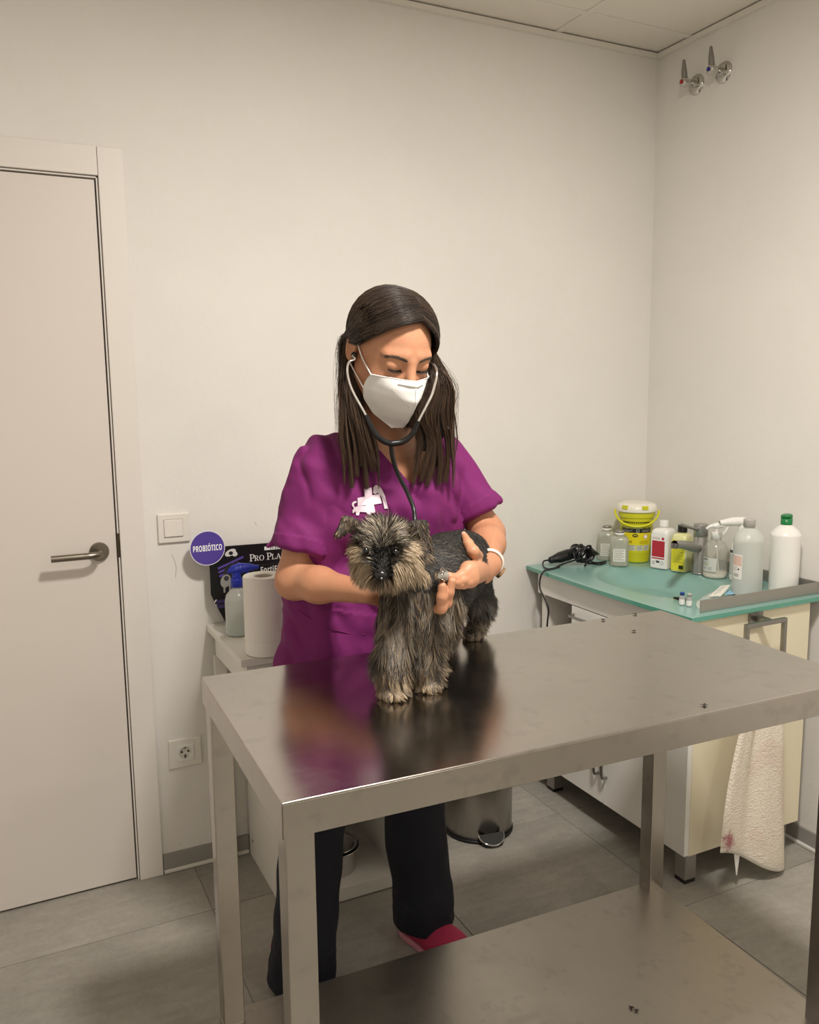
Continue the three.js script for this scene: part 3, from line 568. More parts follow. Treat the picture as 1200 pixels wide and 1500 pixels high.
function roundedRectBottle(w, d, h, r, shoulder, neck, nr) { // upright bottle with a rounded oblong section
  const parts = [], rows = [[0, 0.94], [0.003, 1], [h - shoulder, 1], [h - shoulder * 0.6, 0.97], [h - shoulder * 0.3, 0.85], [h - shoulder * 0.1, 0.6], [h, 0]];
  const N = 48, pos = [], idx = [];
  rows.forEach(([y, s]) => { for (let i = 0; i < N; i++) { const a = i / N * Math.PI * 2, ca = Math.cos(a), sa = Math.sin(a), e = 2 / (r); const sx = Math.sign(ca) * Math.pow(Math.abs(ca), e), sz = Math.sign(sa) * Math.pow(Math.abs(sa), e); const k = s === 0 ? 0 : s; pos.push(mix(nr * ca, w / 2 * sx * 1, s === 0 ? 0 : s), y, mix(nr * sa, d / 2 * sz, s === 0 ? 0 : s)); } });
  for (let j = 0; j + 1 < rows.length; j++) for (let i = 0; i < N; i++) { const a = j * N + i, b = j * N + (i + 1) % N; idx.push(a, a + N, b, b, a + N, b + N); }
  const c0 = pos.length / 3; pos.push(0, 0, 0); for (let i = 0; i < N; i++) idx.push(c0, i, (i + 1) % N);
  const g = new THREE.BufferGeometry(); g.setAttribute('position', new THREE.BufferAttribute(new Float32Array(pos), 3)); g.setIndex(idx); g.computeVertexNormals();
  parts.push(g, (() => { const q = new THREE.CylinderGeometry(nr, nr, neck, 24); q.translate(0, h + neck / 2, 0); return q; })());
  return merge(parts);
}
function cardPatch(w, h, tex) { const g = new THREE.PlaneGeometry(w, h); return [g, std(0xffffff, 0.45, { map: tex })]; }
// ---- clipper with its cord
{
  const a = on(806, 830), c = V(-0.395, GY, 0.075), t = thing('hair_clipper', 'black electric hair clipper with bundled cord at the end of the glass worktop', 'clipper', c);
  const p0 = on(808, 829), p1 = on(836, 826), p2 = on(856, 827); p0.y += 0.022; p1.y += 0.036; p2.y += 0.036;
  add(t, 'housing', limbTube([p0, p0.clone().lerp(p1, 0.3), p1, p1.clone().lerp(p2, 0.5).add(V(0, 0.006, 0))], [0.012, 0.02, 0.021, 0.016], 30, 16), M.blackGloss);
  add(t, 'end_cap', ball(p0, 0.013, 0.013, 0.013), M.black);
  const coil = []; for (let i = 0; i < 90; i++) { const w = i / 90 * Math.PI * 2 * 7, rad = 0.033 + 0.009 * Math.sin(i * 0.9); coil.push(V(p2.x - 0.012 + Math.cos(w) * rad * 0.9 + 0.012 * Math.sin(i * 0.37), p2.y + 0.006 + Math.sin(w) * rad * 0.75, p2.z + 0.0 + 0.016 * Math.sin(w * 0.5 + i * 0.13))); }
  add(t, 'cord_bundle', tube(coil, 0.004, 500, 7), M.rubber);
  add(t, 'blade_head', (() => { const g = new THREE.ConeGeometry(0.022, 0.05, 4); g.rotateZ(-Math.PI / 2 - 0.25); g.translate(p2.x + 0.035, p2.y + 0.004, p2.z + 0.012); return g; })(), M.black);
  const k = on(864, 829), k2 = on(888, 824); k.y += 0.004; k2.y += 0.004;
  add(t, 'cord_loop', tube([V(p2.x, p2.y - 0.012, p2.z + 0.01), V(p2.x + 0.03, GY + 0.008, p2.z + 0.02), k2, on(878, 828).setY(GY + 0.004), on(860, 826).setY(GY + 0.004), V(p2.x - 0.02, GY + 0.004, p2.z + 0.03)], 0.0032, 60, 8), M.rubber);
  const e1 = on(826, 829); e1.y += 0.008;
  add(t, 'power_cord', tube([V(p2.x - 0.03, p2.y - 0.006, p2.z + 0.02), e1, V(-0.5, GY + 0.005, 0.11), V(-0.562, GY - 0.002, 0.125), V(-0.572, GY - 0.05, 0.122), px_(803, 890, -0.57), px_(802, 912, -0.565), V(-0.56, 0.55, 0.14)], 0.0032, 90, 8), M.rubber);
  add(t, 'tail_cord', tube([p0.clone(), on(797, 828).setY(GY + 0.016), on(797, 832).setY(GY + 0.004), on(806, 835).setY(GY + 0.004), on(820, 832).setY(GY + 0.004)], 0.003, 40, 8), M.rubber);
}
// ---- two square clear bottles of solution
[[893, 820, 'clear solution bottle with grey cap behind the other clear bottle'], [912, 828.5, 'clear solution bottle with grey cap beside the yellow container']].forEach(([a, b, lab], i) => {
  const c = on(a + 1, b); c.z -= 0.022; const t = thing('solution_bottle', lab, 'bottle', V(c.x, GY, c.z), 'clear bottles of solution');
  const g = roundedRectBottle(0.066, 0.066, 0.105, 3.2, 0.03, 0.004, 0.016); yaw(g, V(0, 0, 0), CAMDIR(c)); g.translate(c.x, c.y, c.z);
  add(t, 'bottle', g, phys(0xe3e4d8, 0.16, { transmission: 0.6, thickness: 0, ior: 1.45 }));
  add(t, 'cap', merge([lathe(V(c.x, c.y + 0.107, c.z), [[0, 0], [0.0165, 0], [0.0165, 0.01], [0, 0.01]], 24)]), M.white);
  add(t, 'crimp', lathe(V(c.x, c.y + 0.1172, c.z), [[0, 0], [0.016, 0], [0.016, 0.006], [0.013, 0.008], [0, 0.008]], 24), M.alu);
  const tx = canvasTex(200, 220, (x) => { x.fillStyle = '#e9e8df'; x.fillRect(0, 0, 200, 220); lines(x, 14, 14, 170, 11, 18, '#77776f'); });
  const [lg, lm] = cardPatch(0.042, 0.046, tx); lg.translate(0, 0.04, 0.0338); yaw(lg, V(0, 0, 0), CAMDIR(c)); lg.translate(c.x, c.y, c.z); add(t, 'label', lg, lm);
});
// ---- yellow sharps container
{
  const c = on(941, 825); c.x += 0.012; c.z -= 0.05; const t = thing('sharps_container', 'yellow sharps container with white lid and yellow handle on the glass worktop', 'waste container', V(c.x, GY, c.z));
  const yel = phys(0xd2cf22, 0.4, { clearcoat: 0.2 }), b = c.y;
  add(t, 'bucket', lathe(V(c.x, b, c.z), [[0, 0], [0.045, 0], [0.049, 0.004], [0.0605, 0.165], [0.0655, 0.167], [0.0655, 0.19], [0.062, 0.19], [0, 0.186]], 56), yel);
  const lid = add(t, 'lid', lathe(V(c.x, b + 0.188, c.z), [[0, 0.03], [0.05, 0.029], [0.064, 0.024], [0.071, 0.014], [0.073, 0.0], [0.069, -0.003], [0, 0.0]], 56), phys(0xe9e5d6, 0.35));
  const ca = CAMDIR(c);
  for (const o of [-0.62, 0.42]) { const g = box(-0.011, 0.011, -0.007, 0.007, 0.066, 0.074, 0.001); yaw(g, V(0, 0, 0), ca + o); g.translate(c.x, b + 0.204, c.z); add(lid, 'clip', g, yel); }
  for (let i = 0; i < 15; i++) { const g = box(-0.0022, 0.0022, -0.002, 0.002, 0.0592, 0.0628, 0.0003); yaw(g, V(0, 0, 0), ca - 0.85 + i * 0.12); g.translate(c.x, b + 0.15, c.z); add(t, 'rim_slot', g, M.black); }
  const hp = []; for (let i = 0; i <= 24; i++) { const w = -Math.PI / 2 + i / 24 * Math.PI, s = Math.sin(w), q = Math.cos(w); hp.push(V(c.x + Math.cos(ca) * s * 0.077 + Math.sin(ca) * q * 0.07, b + 0.187 - q * 0.05, c.z - Math.sin(ca) * s * 0.077 + Math.cos(ca) * q * 0.07)); }
  add(t, 'handle', tube(hp, 0.0042, 60, 10), yel);
  const tx = canvasTex(700, 560, (x, w, h) => {
    x.fillStyle = '#d8d420'; x.fillRect(0, 0, w, h); x.fillStyle = '#191817'; x.fillRect(0, 0, w, 150); x.fillStyle = '#eee'; x.font = 'bold 46px sans-serif'; x.fillText('Waste Container', 110, 66);
    lines(x, 40, 96, 230, 3, 16, '#bbb'); lines(x, 470, 90, 190, 3, 16, '#bbb'); x.strokeStyle = '#eee'; x.lineWidth = 6; x.beginPath(); x.arc(380, 108, 32, 0, 7); x.stroke(); x.font = 'bold 44px sans-serif'; x.fillText('1', 367, 124);
    x.fillStyle = '#ead71c'; x.fillRect(0, 152, w, 238); x.fillStyle = '#1c1b18'; x.beginPath(); x.ellipse(330, 205, 62, 34, 0, 0, 7); x.fill(); x.fillStyle = '#ead71c'; x.fillRect(292, 196, 76, 16);
    x.fillStyle = '#1c1b18'; x.font = 'bold 62px sans-serif'; x.fillText('DANGER', 10, 360); x.beginPath(); x.moveTo(60, 290); x.lineTo(110, 210); x.lineTo(160, 290); x.closePath(); x.fill();
    x.save(); x.translate(560, 225); x.rotate(Math.PI / 4); x.fillStyle = '#fff'; x.fillRect(-42, -42, 84, 84); x.strokeStyle = '#c33'; x.lineWidth = 8; x.strokeRect(-42, -42, 84, 84); x.restore(); lines(x, 430, 310, 220, 4, 18, '#8a7b10');
    x.fillStyle = '#d9d8cc'; for (let i = 0; i < 4; i++) { x.fillStyle = '#dddccf'; x.fillRect(20 + i * 170, 400, 150, 110); lines(x, 30 + i * 170, 408, 130, 6, 17, '#555'); }
  });
  const g = new THREE.CylinderGeometry(0.0585, 0.0523, 0.102, 32, 1, true, ca - 1.05, 2.1); g.translate(c.x, b + 0.088, c.z); add(t, 'label', g, std(0xffffff, 0.45, { map: tx, side: THREE.DoubleSide }), 'black and yellow warning label');
}
// ---- white disinfectant bottle with red label, yellow label bottle
function squareBottle(name, label, a, b, w, d, h, cap, capMat, bodyMat, tex, lw, lh, ly, turn, back) {
  const c = on(a, b); c.z -= back; const t = thing(name, label, 'bottle', V(c.x, GY, c.z));
  const an = CAMDIR(c) + turn;
  const g = roundedRectBottle(w, d, h, 6, 0.028, 0.006, 0.014); yaw(g, V(0, 0, 0), an); g.translate(c.x, c.y, c.z); add(t, 'bottle', g, bodyMat);
  add(t, 'cap', lathe(V(c.x, c.y + h + 0.004, c.z), [[0, 0], [0.016, 0], [0.0165, 0.002], [0.0155, cap - 0.002], [0.0145, cap], [0, cap]], 28), capMat);
  const [lg, lm] = cardPatch(lw, lh, tex); lg.translate(0, ly, d / 2 + 0.0004); yaw(lg, V(0, 0, 0), an); lg.translate(c.x, c.y, c.z); add(t, 'label', lg, lm);
}
squareBottle('disinfectant_bottle', 'white square bottle with red label beside the tap', 979, 833, 0.068, 0.068, 0.142, 0.022, M.whiteGloss, M.whiteGloss, canvasTex(300, 620, (x) => {
  x.fillStyle = '#efeeea'; x.fillRect(0, 0, 300, 620); x.fillStyle = '#b52a3a'; x.fillRect(20, 120, 260, 340); lines(x, 30, 60, 150, 2, 20, '#b52a3a'); x.fillRect(215, 50, 50, 50); x.fillStyle = '#efeeea'; x.fillRect(20, 420, 260, 16); lines(x, 30, 500, 60, 4, 18, '#444'); x.fillStyle = '#444'; x.fillRect(110, 490, 70, 40); x.save(); x.translate(230, 530); x.rotate(0.785); x.strokeStyle = '#555'; x.lineWidth = 6; x.strokeRect(-24, -24, 48, 48); x.restore();
}), 0.056, 0.118, 0.063, -0.5, 0.028);
squareBottle('soap_bottle', 'pale bottle with yellow label and black cap behind the tap', 1006, 838, 0.056, 0.056, 0.132, 0.024, M.black, phys(0xe6e4a8, 0.35), canvasTex(260, 560, (x) => {
  x.fillStyle = '#e6df3a'; x.fillRect(0, 0, 260, 560); x.fillStyle = '#2a2a18'; x.fillRect(14, 30, 200, 34); x.fillRect(0, 110, 260, 14); x.fillRect(150, 460, 90, 70); lines(x, 20, 150, 210, 14, 20, '#8f8a1e');
}), 0.048, 0.105, 0.058, -0.45, 0.026);
// ---- mixer tap
{
  const c = on(1031, 841.5); c.z -= 0.02; const t = thing('mixer_tap', 'grey steel single-lever mixer tap with angled spout at the glass basin', 'tap', V(c.x, GY, c.z)), y = c.y;
  const met = std(0xa9a7a3, 0.35, { metalness: 0.7 });
  add(t, 'body', lathe(V(c.x, y, c.z), [[0, 0], [0.0265, 0], [0.0265, 0.004], [0.0235, 0.006], [0.0235, 0.128], [0, 0.128]], 40), met);
  const head = add(t, 'cartridge_head', lathe(V(c.x, y + 0.13, c.z), [[0, 0], [0.0238, 0], [0.0238, 0.038], [0.022, 0.041], [0, 0.041]], 40), met);
  const d = pz(986, 798, c.z + 0.03).sub(V(c.x, y + 0.1, c.z)); const S = V(c.x, y + 0.086, c.z), E1 = pz(988, 797, c.z + 0.075), m1 = S.clone().lerp(E1, 0.55).add(V(0, 0.003, 0));
  add(t, 'spout', limbTube([S, S.clone().lerp(E1, 0.2), m1, E1], [0.014, 0.0165, 0.014, 0.012], 24, 16), met);
  add(t, 'aerator', merge([between(E1.clone().add(V(0.002, 0.003, 0)), E1.clone().add(V(0, -0.014, 0)), 0.0125, 0.011)]), M.chromeDull);
  const lv = pz(996, 767.5, c.z + 0.06);
  add(head, 'lever', limbTube([V(c.x - 0.008, y + 0.15, c.z + 0.002), V(c.x - 0.008, y + 0.15, c.z).lerp(lv, 0.5), lv], [0.0062, 0.0058, 0.0055], 16, 12), met);
  add(head, 'lever_tip', ball(lv, 0.0055), met);
}
// ---- clear pump bottle
const clearPlastic = phys(0xf0efe9, 0.12, { transmission: 0.8, thickness: 0, ior: 1.4 });
{
  const c = on(1056, 847); c.z -= 0.026; const t = thing('pump_bottle', 'clear soap bottle with white pump between the tap and the large bottle', 'pump bottle', V(c.x, GY, c.z)), y = c.y;
  add(t, 'bottle', lathe(V(c.x, y, c.z), [[0, 0], [0.036, 0], [0.039, 0.004], [0.0395, 0.08], [0.037, 0.1], [0.029, 0.117], [0.017, 0.126], [0.0135, 0.128], [0.0135, 0.134]], 48), clearPlastic);
  add(t, 'soap', lathe(V(c.x, y, c.z), [[0, 0.001], [0.0345, 0.001], [0.0375, 0.005], [0.0375, 0.018], [0, 0.018]], 40), std(0xe9e6dc, 0.3));
  add(t, 'collar', lathe(V(c.x, y + 0.128, c.z), [[0, 0], [0.017, 0], [0.017, 0.022], [0.014, 0.024], [0, 0.024]], 28), M.whiteGloss);
  const a = V(c.x, y + 0.152, c.z), ca = CAMDIR(c) - 1.3, d = V(Math.sin(ca), 0, Math.cos(ca));
  add(t, 'pump_head', merge([between(a, a.clone().add(V(0, 0.016, 0)), 0.005, 0.005), limbTube([a.clone().addScaledVector(d, -0.02).add(V(0, 0.02, 0)), a.clone().add(V(0, 0.021, 0)), a.clone().addScaledVector(d, 0.022).add(V(0, 0.018, 0)), a.clone().addScaledVector(d, 0.034).add(V(0, 0.01, 0))], [0.006, 0.011, 0.006, 0.004])]), M.whiteGloss);
  add(t, 'dip_tube', between(V(c.x + 0.012, y + 0.006, c.z + 0.004), V(c.x, y + 0.13, c.z), 0.003, 0.003, 10), M.white);
  const tx = canvasTex(320, 360, (x) => { x.fillStyle = '#d5d5ce'; x.fillRect(0, 0, 320, 360); x.fillStyle = '#8c8c88'; x.fillRect(10, 20, 130, 60); lines(x, 10, 110, 150, 6, 20, '#666'); x.fillStyle = '#b8c23a'; x.beginPath(); x.arc(110, 180, 22, 0, 7); x.fill(); barcode(x, 24, 240, 90, 80); lines(x, 140, 250, 90, 5, 16, '#555'); });
  const [g, m] = labelPatch(c, 0.0398, 0.024, 0.07, CAMDIR(c) - 1.2, CAMDIR(c) + 0.1, tx); add(t, 'label', g, m);
}
{ // white spray bottle standing behind the large one
  const c = V(-0.075, GY + 0.0006, 0.545), y = c.y, t = thing('spray_bottle', 'white trigger spray bottle behind the large translucent bottle', 'spray bottle', V(c.x, GY, c.z));
  add(t, 'bottle', lathe(V(c.x, y, c.z), [[0, 0], [0.032, 0], [0.034, 0.004], [0.034, 0.1], [0.03, 0.125], [0.014, 0.15], [0.0125, 0.165]], 40), M.whiteGloss);
  const tx = canvasTex(260, 400, (x) => { x.fillStyle = '#ecebe6'; x.fillRect(0, 0, 260, 400); x.fillStyle = '#3b3b3b'; x.fillRect(10, 10, 240, 40); lines(x, 14, 70, 220, 15, 20, '#444'); });
  const [g, m] = labelPatch(c, 0.0343, 0.012, 0.105, CAMDIR(c) - 1.4, CAMDIR(c) + 0.4, tx); add(t, 'label', g, m);
  const a = V(c.x, y + 0.165, c.z), d = V(-0.9, 0, -0.42).normalize();
  add(t, 'trigger_head', merge([between(a, a.clone().add(V(0, 0.02, 0)), 0.014, 0.012), limbTube([a.clone().addScaledVector(d, -0.04).add(V(0, 0.018, 0)), a.clone().addScaledVector(d, -0.015).add(V(0, 0.028, 0)), a.clone().addScaledVector(d, 0.03).add(V(0, 0.03, 0)), a.clone().addScaledVector(d, 0.075).add(V(0, 0.026, 0))], [0.006, 0.015, 0.014, 0.008]), limbTube([a.clone().addScaledVector(d, 0.045).add(V(0, 0.022, 0)), a.clone().addScaledVector(d, 0.05).add(V(0, 0.006, 0)), a.clone().addScaledVector(d, 0.062).add(V(0, -0.012, 0))], [0.004, 0.004, 0.002])]), M.whiteGloss);
}
{ // large translucent bottle
  const c = V(-0.205, GY + 0.0006, 0.69), y = c.y, R = 0.044, t = thing('translucent_bottle', 'large translucent bottle of clear liquid with grey cap behind the steel upstand', 'bottle', V(c.x, GY, c.z));
  add(t, 'bottle', lathe(V(c.x, y, c.z), [[0, 0], [R - 0.003, 0], [R, 0.004], [R, 0.165], [R - 0.003, 0.18], [R - 0.014, 0.195], [0.02, 0.203], [0.015, 0.206], [0.015, 0.212]], 56), phys(0xe9ece6, 0.35, { transmission: 0.45, thickness: 0, ior: 1.4 }));
  add(t, 'liquid', lathe(V(c.x, y, c.z), [[0, 0.002], [R - 0.004, 0.002], [R - 0.0015, 0.005], [R - 0.0015, 0.152], [0, 0.152]], 48), phys(0xd4dcd9, 0.2, { transmission: 0.5, thickness: 0 }));
  add(t, 'cap', lathe(V(c.x, y + 0.209, c.z), [[0, 0], [0.0175, 0], [0.0175, 0.022], [0.0165, 0.024], [0, 0.024]], 32), phys(0xb6b2ab, 0.35, { clearcoat: 0.3 }));
  const tx = canvasTex(220, 480, (x) => { x.fillStyle = '#e9e4de'; x.fillRect(0, 0, 220, 480); x.fillStyle = '#dcbcae'; x.fillRect(10, 30, 200, 190); x.fillStyle = '#3f3d3a'; x.beginPath(); x.arc(150, 285, 18, 0, 7); x.fill(); barcode(x, 30, 370, 130, 70); lines(x, 20, 240, 100, 5, 18, '#999'); });
  const [g, m] = labelPatch(c, R + 0.0004, 0.052, 0.128, CAMDIR(c) - 1.15, CAMDIR(c) - 0.35, tx); add(t, 'label', g, m);
}
{ // white bottle with green flip cap
  const c = V(-0.075, GY + 0.0006, 0.715), y = c.y, R = 0.0435, t = thing('white_bottle', 'tall white plastic bottle with green flip cap by the right wall', 'bottle', V(c.x, GY, c.z));
  add(t, 'bottle', lathe(V(c.x, y, c.z), [[0, 0], [R - 0.003, 0], [R, 0.005], [R, 0.165], [R + 0.0015, 0.175], [R, 0.182], [R - 0.01, 0.195], [0.022, 0.205], [0.016, 0.207], [0.016, 0.21]], 56), M.whiteGloss);
  const gr = std(0x0c7a3e, 0.35); const cp = add(t, 'cap', lathe(V(c.x, y + 0.209, c.z), [[0, 0], [0.0165, 0], [0.017, 0.002], [0.017, 0.02], [0, 0.02]], 32), gr);
  const g = lathe(V(0, 0, 0), [[0, 0], [0.017, 0], [0.017, 0.006], [0.015, 0.008], [0, 0.008]], 32); g.rotateZ(0.12); g.translate(c.x, y + 0.2315, c.z); add(cp, 'flip_lid', g, gr);
}
// ---- small things at the near corner of the glass
[[1002, 887, 0x1d3f8f, 'small glass vial with blue cap standing on the glass worktop'], [1012.5, 889, 0xb9b6ae, 'small glass vial with grey cap standing on the glass worktop']].forEach(([a, b, col, lab]) => {
  const c = on(a, b), t = thing('glass_vial', lab, 'vial', V(c.x, GY, c.z)), y = c.y; c.z -= 0.008;
  add(t, 'vial', lathe(V(c.x, y, c.z), [[0, 0], [0.0076, 0], [0.0082, 0.001], [0.0082, 0.024], [0.005, 0.029], [0.005, 0.031]], 24), phys(0xdedede, 0.12, { transmission: 0.5, thickness: 0 }));
  add(t, 'label', lathe(V(c.x, y, c.z), [[0.0083, 0.003], [0.0085, 0.0032], [0.0085, 0.018], [0.0083, 0.0182]], 24), M.white);
  add(t, 'cap', lathe(V(c.x, y + 0.03, c.z), [[0, 0], [0.0068, 0], [0.0068, 0.007], [0.006, 0.008], [0, 0.008]], 24), std(col, 0.4));
});
{
  const a = on(987, 878), b = on(1003, 880.5); a.y = b.y = GY + 0.0056; const t = thing('marker_pen', 'short dark pen lying beside the vials on the glass', 'pen', V(a.x, GY, a.z));
  add(t, 'barrel', limbTube([a, a.clone().lerp(b, 0.25), b], [0.003, 0.005, 0.005]), M.black); add(t, 'cap', between(b, b.clone().add(b.clone().sub(a).multiplyScalar(0.35)), 0.0052, 0.0048), std(0x55504a, 0.4));
}
function wrapper(name, label, px, mat, lift, extraTex) { // crumpled flat packet over the glass
  const pts = px.map(([a, b, h]) => { const p = on(a, b); p.y += h; return p; });
  const N = 14, pos = [], idx = [], uv = [];
  for (let s = 0; s < 2; s++) for (let j = 0; j <= N; j++) for (let i = 0; i <= N; i++) {
    const u = i / N, v = j / N, p = pts[0].clone().lerp(pts[1], u).lerp(pts[3].clone().lerp(pts[2], u), v); p.y += lift * Math.sin(Math.PI * u) * 0.3 + 0.0015 * (1 + noise(u * 5, v * 3, 1.3)) + (s ? 0 : 0.0016 * Math.sin(Math.PI * u) * Math.sin(Math.PI * v) + 0.0004); pos.push(p.x, p.y, p.z); uv.push(u, v);
  }
  const n1 = (N + 1) * (N + 1); for (let s = 0; s < 2; s++) for (let j = 0; j < N; j++) for (let i = 0; i < N; i++) { const a = s * n1 + j * (N + 1) + i, b = a + 1, c = a + N + 1, d = c + 1; s ? idx.push(a, c, b, b, c, d) : idx.push(a, b, c, b, d, c); }
  const g = new THREE.BufferGeometry(); g.setAttribute('position', new THREE.BufferAttribute(new Float32Array(pos), 3)); g.setAttribute('uv', new THREE.BufferAttribute(new Float32Array(uv), 2)); g.setIndex(idx); g.computeVertexNormals();
  const t = thing(name, label, 'packet', V(pts[0].x, GY, pts[0].z)); add(t, 'sleeve', g, mat); return t;
}
wrapper('syringe_packet', 'white paper syringe packet propped at an angle behind the steel upstand', [[1036, 878, 0.004], [1056, 877, 0.006], [1070, 868, 0.022], [1056, 868, 0.02]], std(0xe9e8e2, 0.6, { map: canvasTex(128, 256, (x) => { x.fillStyle = '#eeece6'; x.fillRect(0, 0, 128, 256); lines(x, 30, 30, 60, 9, 20, '#9a9a98'); }) }), 0.004);
wrapper('syringe_packet', 'clear plastic syringe packet lying flat behind the steel upstand', [[1018, 884, 0.001], [1046, 878, 0.001], [1050, 869, 0.003], [1030, 876, 0.003]], phys(0xdfe6e2, 0.15, { transmission: 0.6, thickness: 0 }), 0.012);
wrapper('swab_packet', 'light blue paper packet lying behind the steel upstand', [[1062, 873, 0.001], [1082, 872, 0.001], [1084, 865, 0.002], [1066, 867, 0.004]], std(0x8fbdd6, 0.6), 0.004);
{
  const a = V(-0.43, GY + 0.0116, 0.752), t = thing('sample_tube', 'small clear tube lying against the corner of the steel upstand', 'tube', V(a.x, GY, a.z));
  add(t, 'barrel', between(a.clone().add(V(-0.022, 0, 0)), a.clone().add(V(0.02, 0, -0.003)), 0.01, 0.01), phys(0xd6e6e0, 0.12, { transmission: 0.6, thickness: 0 })); add(t, 'stopper', between(a.clone().add(V(-0.03, 0, 0)), a.clone().add(V(-0.0222, 0, 0)), 0.011, 0.011), M.white);
}
// ---- towel ring and towel on the end panel
const RZ = 0.858;
{
  const t = thing('towel_ring', 'square chrome towel ring fixed to the cream end panel', 'towel rail', V(-0.28, 0.79, 0.8));
  const a = pz(1108, 905, 0.806);
  add(t, 'wall_plate', box(a.x - 0.026, a.x + 0.026, a.y - 0.03, a.y + 0.026, 0.8005, 0.809, 0.0015), M.chromeDull);
  const l = pz(1095, 908, RZ), r = pz(1149, 917, RZ), y = (l.y + r.y) / 2;
  add(t, 'arm', box(a.x - 0.009, a.x + 0.009, y - 0.008, y + 0.008, 0.8092, RZ - 0.0062, 0.001), M.chromeDull);
  const s = 0.0062;
  add(t, 'ring', merge([box(l.x - s, r.x + s, y - s, y + s, RZ - s, RZ + s, 0.0012), box(l.x - s, l.x + s, y - 0.16, y - s, RZ - s, RZ + s, 0.0012), box(r.x - s, r.x + s, y - 0.16, y - s, RZ - s, RZ + s, 0.0012), box(l.x - s, r.x + s, y - 0.172, y - 0.16, RZ - s, RZ + s, 0.0012)]), M.chromeDull);
  // towel: folded over the lower bar, hanging down
  const yt = y - 0.158, w = thing('hand_towel', 'cream terry hand towel with pink stain hanging from the chrome ring', 'towel', V(-0.27, 0.1, RZ));
  const NU = 46, NV = 70, pos = [], col = [], uv = [], idx = [], LW = [pz(1054, 1224, RZ + 0.01), pz(1155, 1222, RZ + 0.01)];
  const bl = pz(1050, 1246, RZ + 0.012), br = pz(1153, 1279, RZ + 0.012), tl = V(l.x + 0.02, yt, RZ), tr = V(r.x - 0.004, yt, RZ);
  const C0 = new THREE.Color(0xe6dccb), CP1 = new THREE.Color(0xd9bfb4), CR = new THREE.Color(0x9c3550), CB = new THREE.Color(0xefe9dc);
  for (let s = 0; s < 2; s++) for (let j = 0; j <= NV; j++) for (let i = 0; i <= NU; i++) {
    const u = i / NU, v = j / NV, e = Math.pow(v, 0.85);
    const left = tl.clone().lerp(bl, e), right = tr.clone().lerp(br, e); left.x -= 0.02 * Math.sin(Math.PI * v);
    const p = left.lerp(right, u);
    const fold = Math.sin(u * 9 + 0.6 + v * 0.8) * mix(0.012, 0.011, v) + Math.sin(u * 21 + 2) * 0.004 * (1 - v * 0.5);
    const th = 0.011 * Math.sqrt(Math.max(0, 1 - Math.pow(2 * u - 1, 8))) * Math.sqrt(Math.max(0, 1 - Math.pow(2 * v - 1, 14)));
    const rough = (noise(u * 40, v * 70, s) * 0.0016);
    p.z += fold + (s ? -th : th) + rough; p.y += 0.006 * Math.sin(u * 7) * v;
    pos.push(p.x, p.y, p.z); uv.push(p.x, p.y);
    const st = smooth(0.05, 0.35, noise(u * 3 + 4, v * 5 + 1, 2.2)) * 0.4, c = C0.clone().lerp(CP1, st);
    if (v > 0.965) c.lerp(CB, 0.9);
    const rd = smooth(0.1, 0.03, Math.hypot((u - 0.1) * 0.9, (v - 0.91) * 1.1) + noise(u * 30, v * 30, 5) * 0.05); c.lerp(CR, rd * 0.8);
    col.push(c.r, c.g, c.b);
  }
  const n1 = (NU + 1) * (NV + 1); for (let s = 0; s < 2; s++) for (let j = 0; j < NV; j++) for (let i = 0; i < NU; i++) { const a = s * n1 + j * (NU + 1) + i, b = a + 1, c = a + NU + 1, d = c + 1; s ? idx.push(a, b, c, b, d, c) : idx.push(a, c, b, b, c, d); }
  const g = new THREE.BufferGeometry(); g.setAttribute('position', new THREE.BufferAttribute(new Float32Array(pos), 3)); g.setAttribute('uv', new THREE.BufferAttribute(new Float32Array(uv), 2)); g.setAttribute('color', new THREE.BufferAttribute(new Float32Array(col), 3)); g.setIndex(idx); g.computeVertexNormals();
  add(w, 'terry_cloth', g, std(0xffffff, 0.98, { vertexColors: true, bumpMap: T.terry, bumpScale: 0.002 }));
  add(w, 'fold_over', tube([V(tl.x - 0.004, yt + 0.0, RZ), V((tl.x + tr.x) / 2, yt + 0.002, RZ), V(tr.x + 0.002, yt, RZ)], 0.017, 20, 12), std(0xe6dccb, 0.98, { bumpMap: T.terry, bumpScale: 0.002 }));
  const q = pz(1078, 1258, RZ + 0.004), q2 = pz(1079, 1283, RZ + 0.004); const s2 = poly([[q.x - 0.006, q.y + 0.014], [q.x + 0.018, q.y + 0.016], [q2.x + 0.004, q2.y], [q2.x + 0.0005, q2.y]]); const tg = extrude(s2, 0.0006, 0); tg.translate(0, 0, RZ + 0.002); add(w, 'care_tag', tg, M.white);
}
// ---- two stop valves high on the right wall
[[1021, 124, 0xa01f22, 'chrome lever stop valve with red button high on the right wall'], [1061, 106, 0x28248c, 'chrome lever stop valve with blue button high on the right wall']].forEach(([a, b, col, lab]) => {
  const c = px_(a, b, 0), t = thing('stop_valve', lab, 'valve', V(0, c.y, c.z), 'stop valves on the right wall');
  const g = lathe(V(0, 0, 0), [[0, 0.012], [0.022, 0.012], [0.031, 0.007], [0.034, 0.001], [0.034, 0], [0, 0]], 40); g.rotateZ(Math.PI / 2); g.translate(c.x, c.y, c.z); add(t, 'rosette', g, M.chrome);
  const h = lathe(V(0, 0, 0), [[0, 0], [0.012, 0], [0.012, 0.03], [0.015, 0.032], [0.015, 0.052], [0.012, 0.056], [0, 0.056]], 28); h.rotateZ(Math.PI / 2); h.translate(-0.012, c.y, c.z); const hub = add(t, 'hub', h, M.chrome);
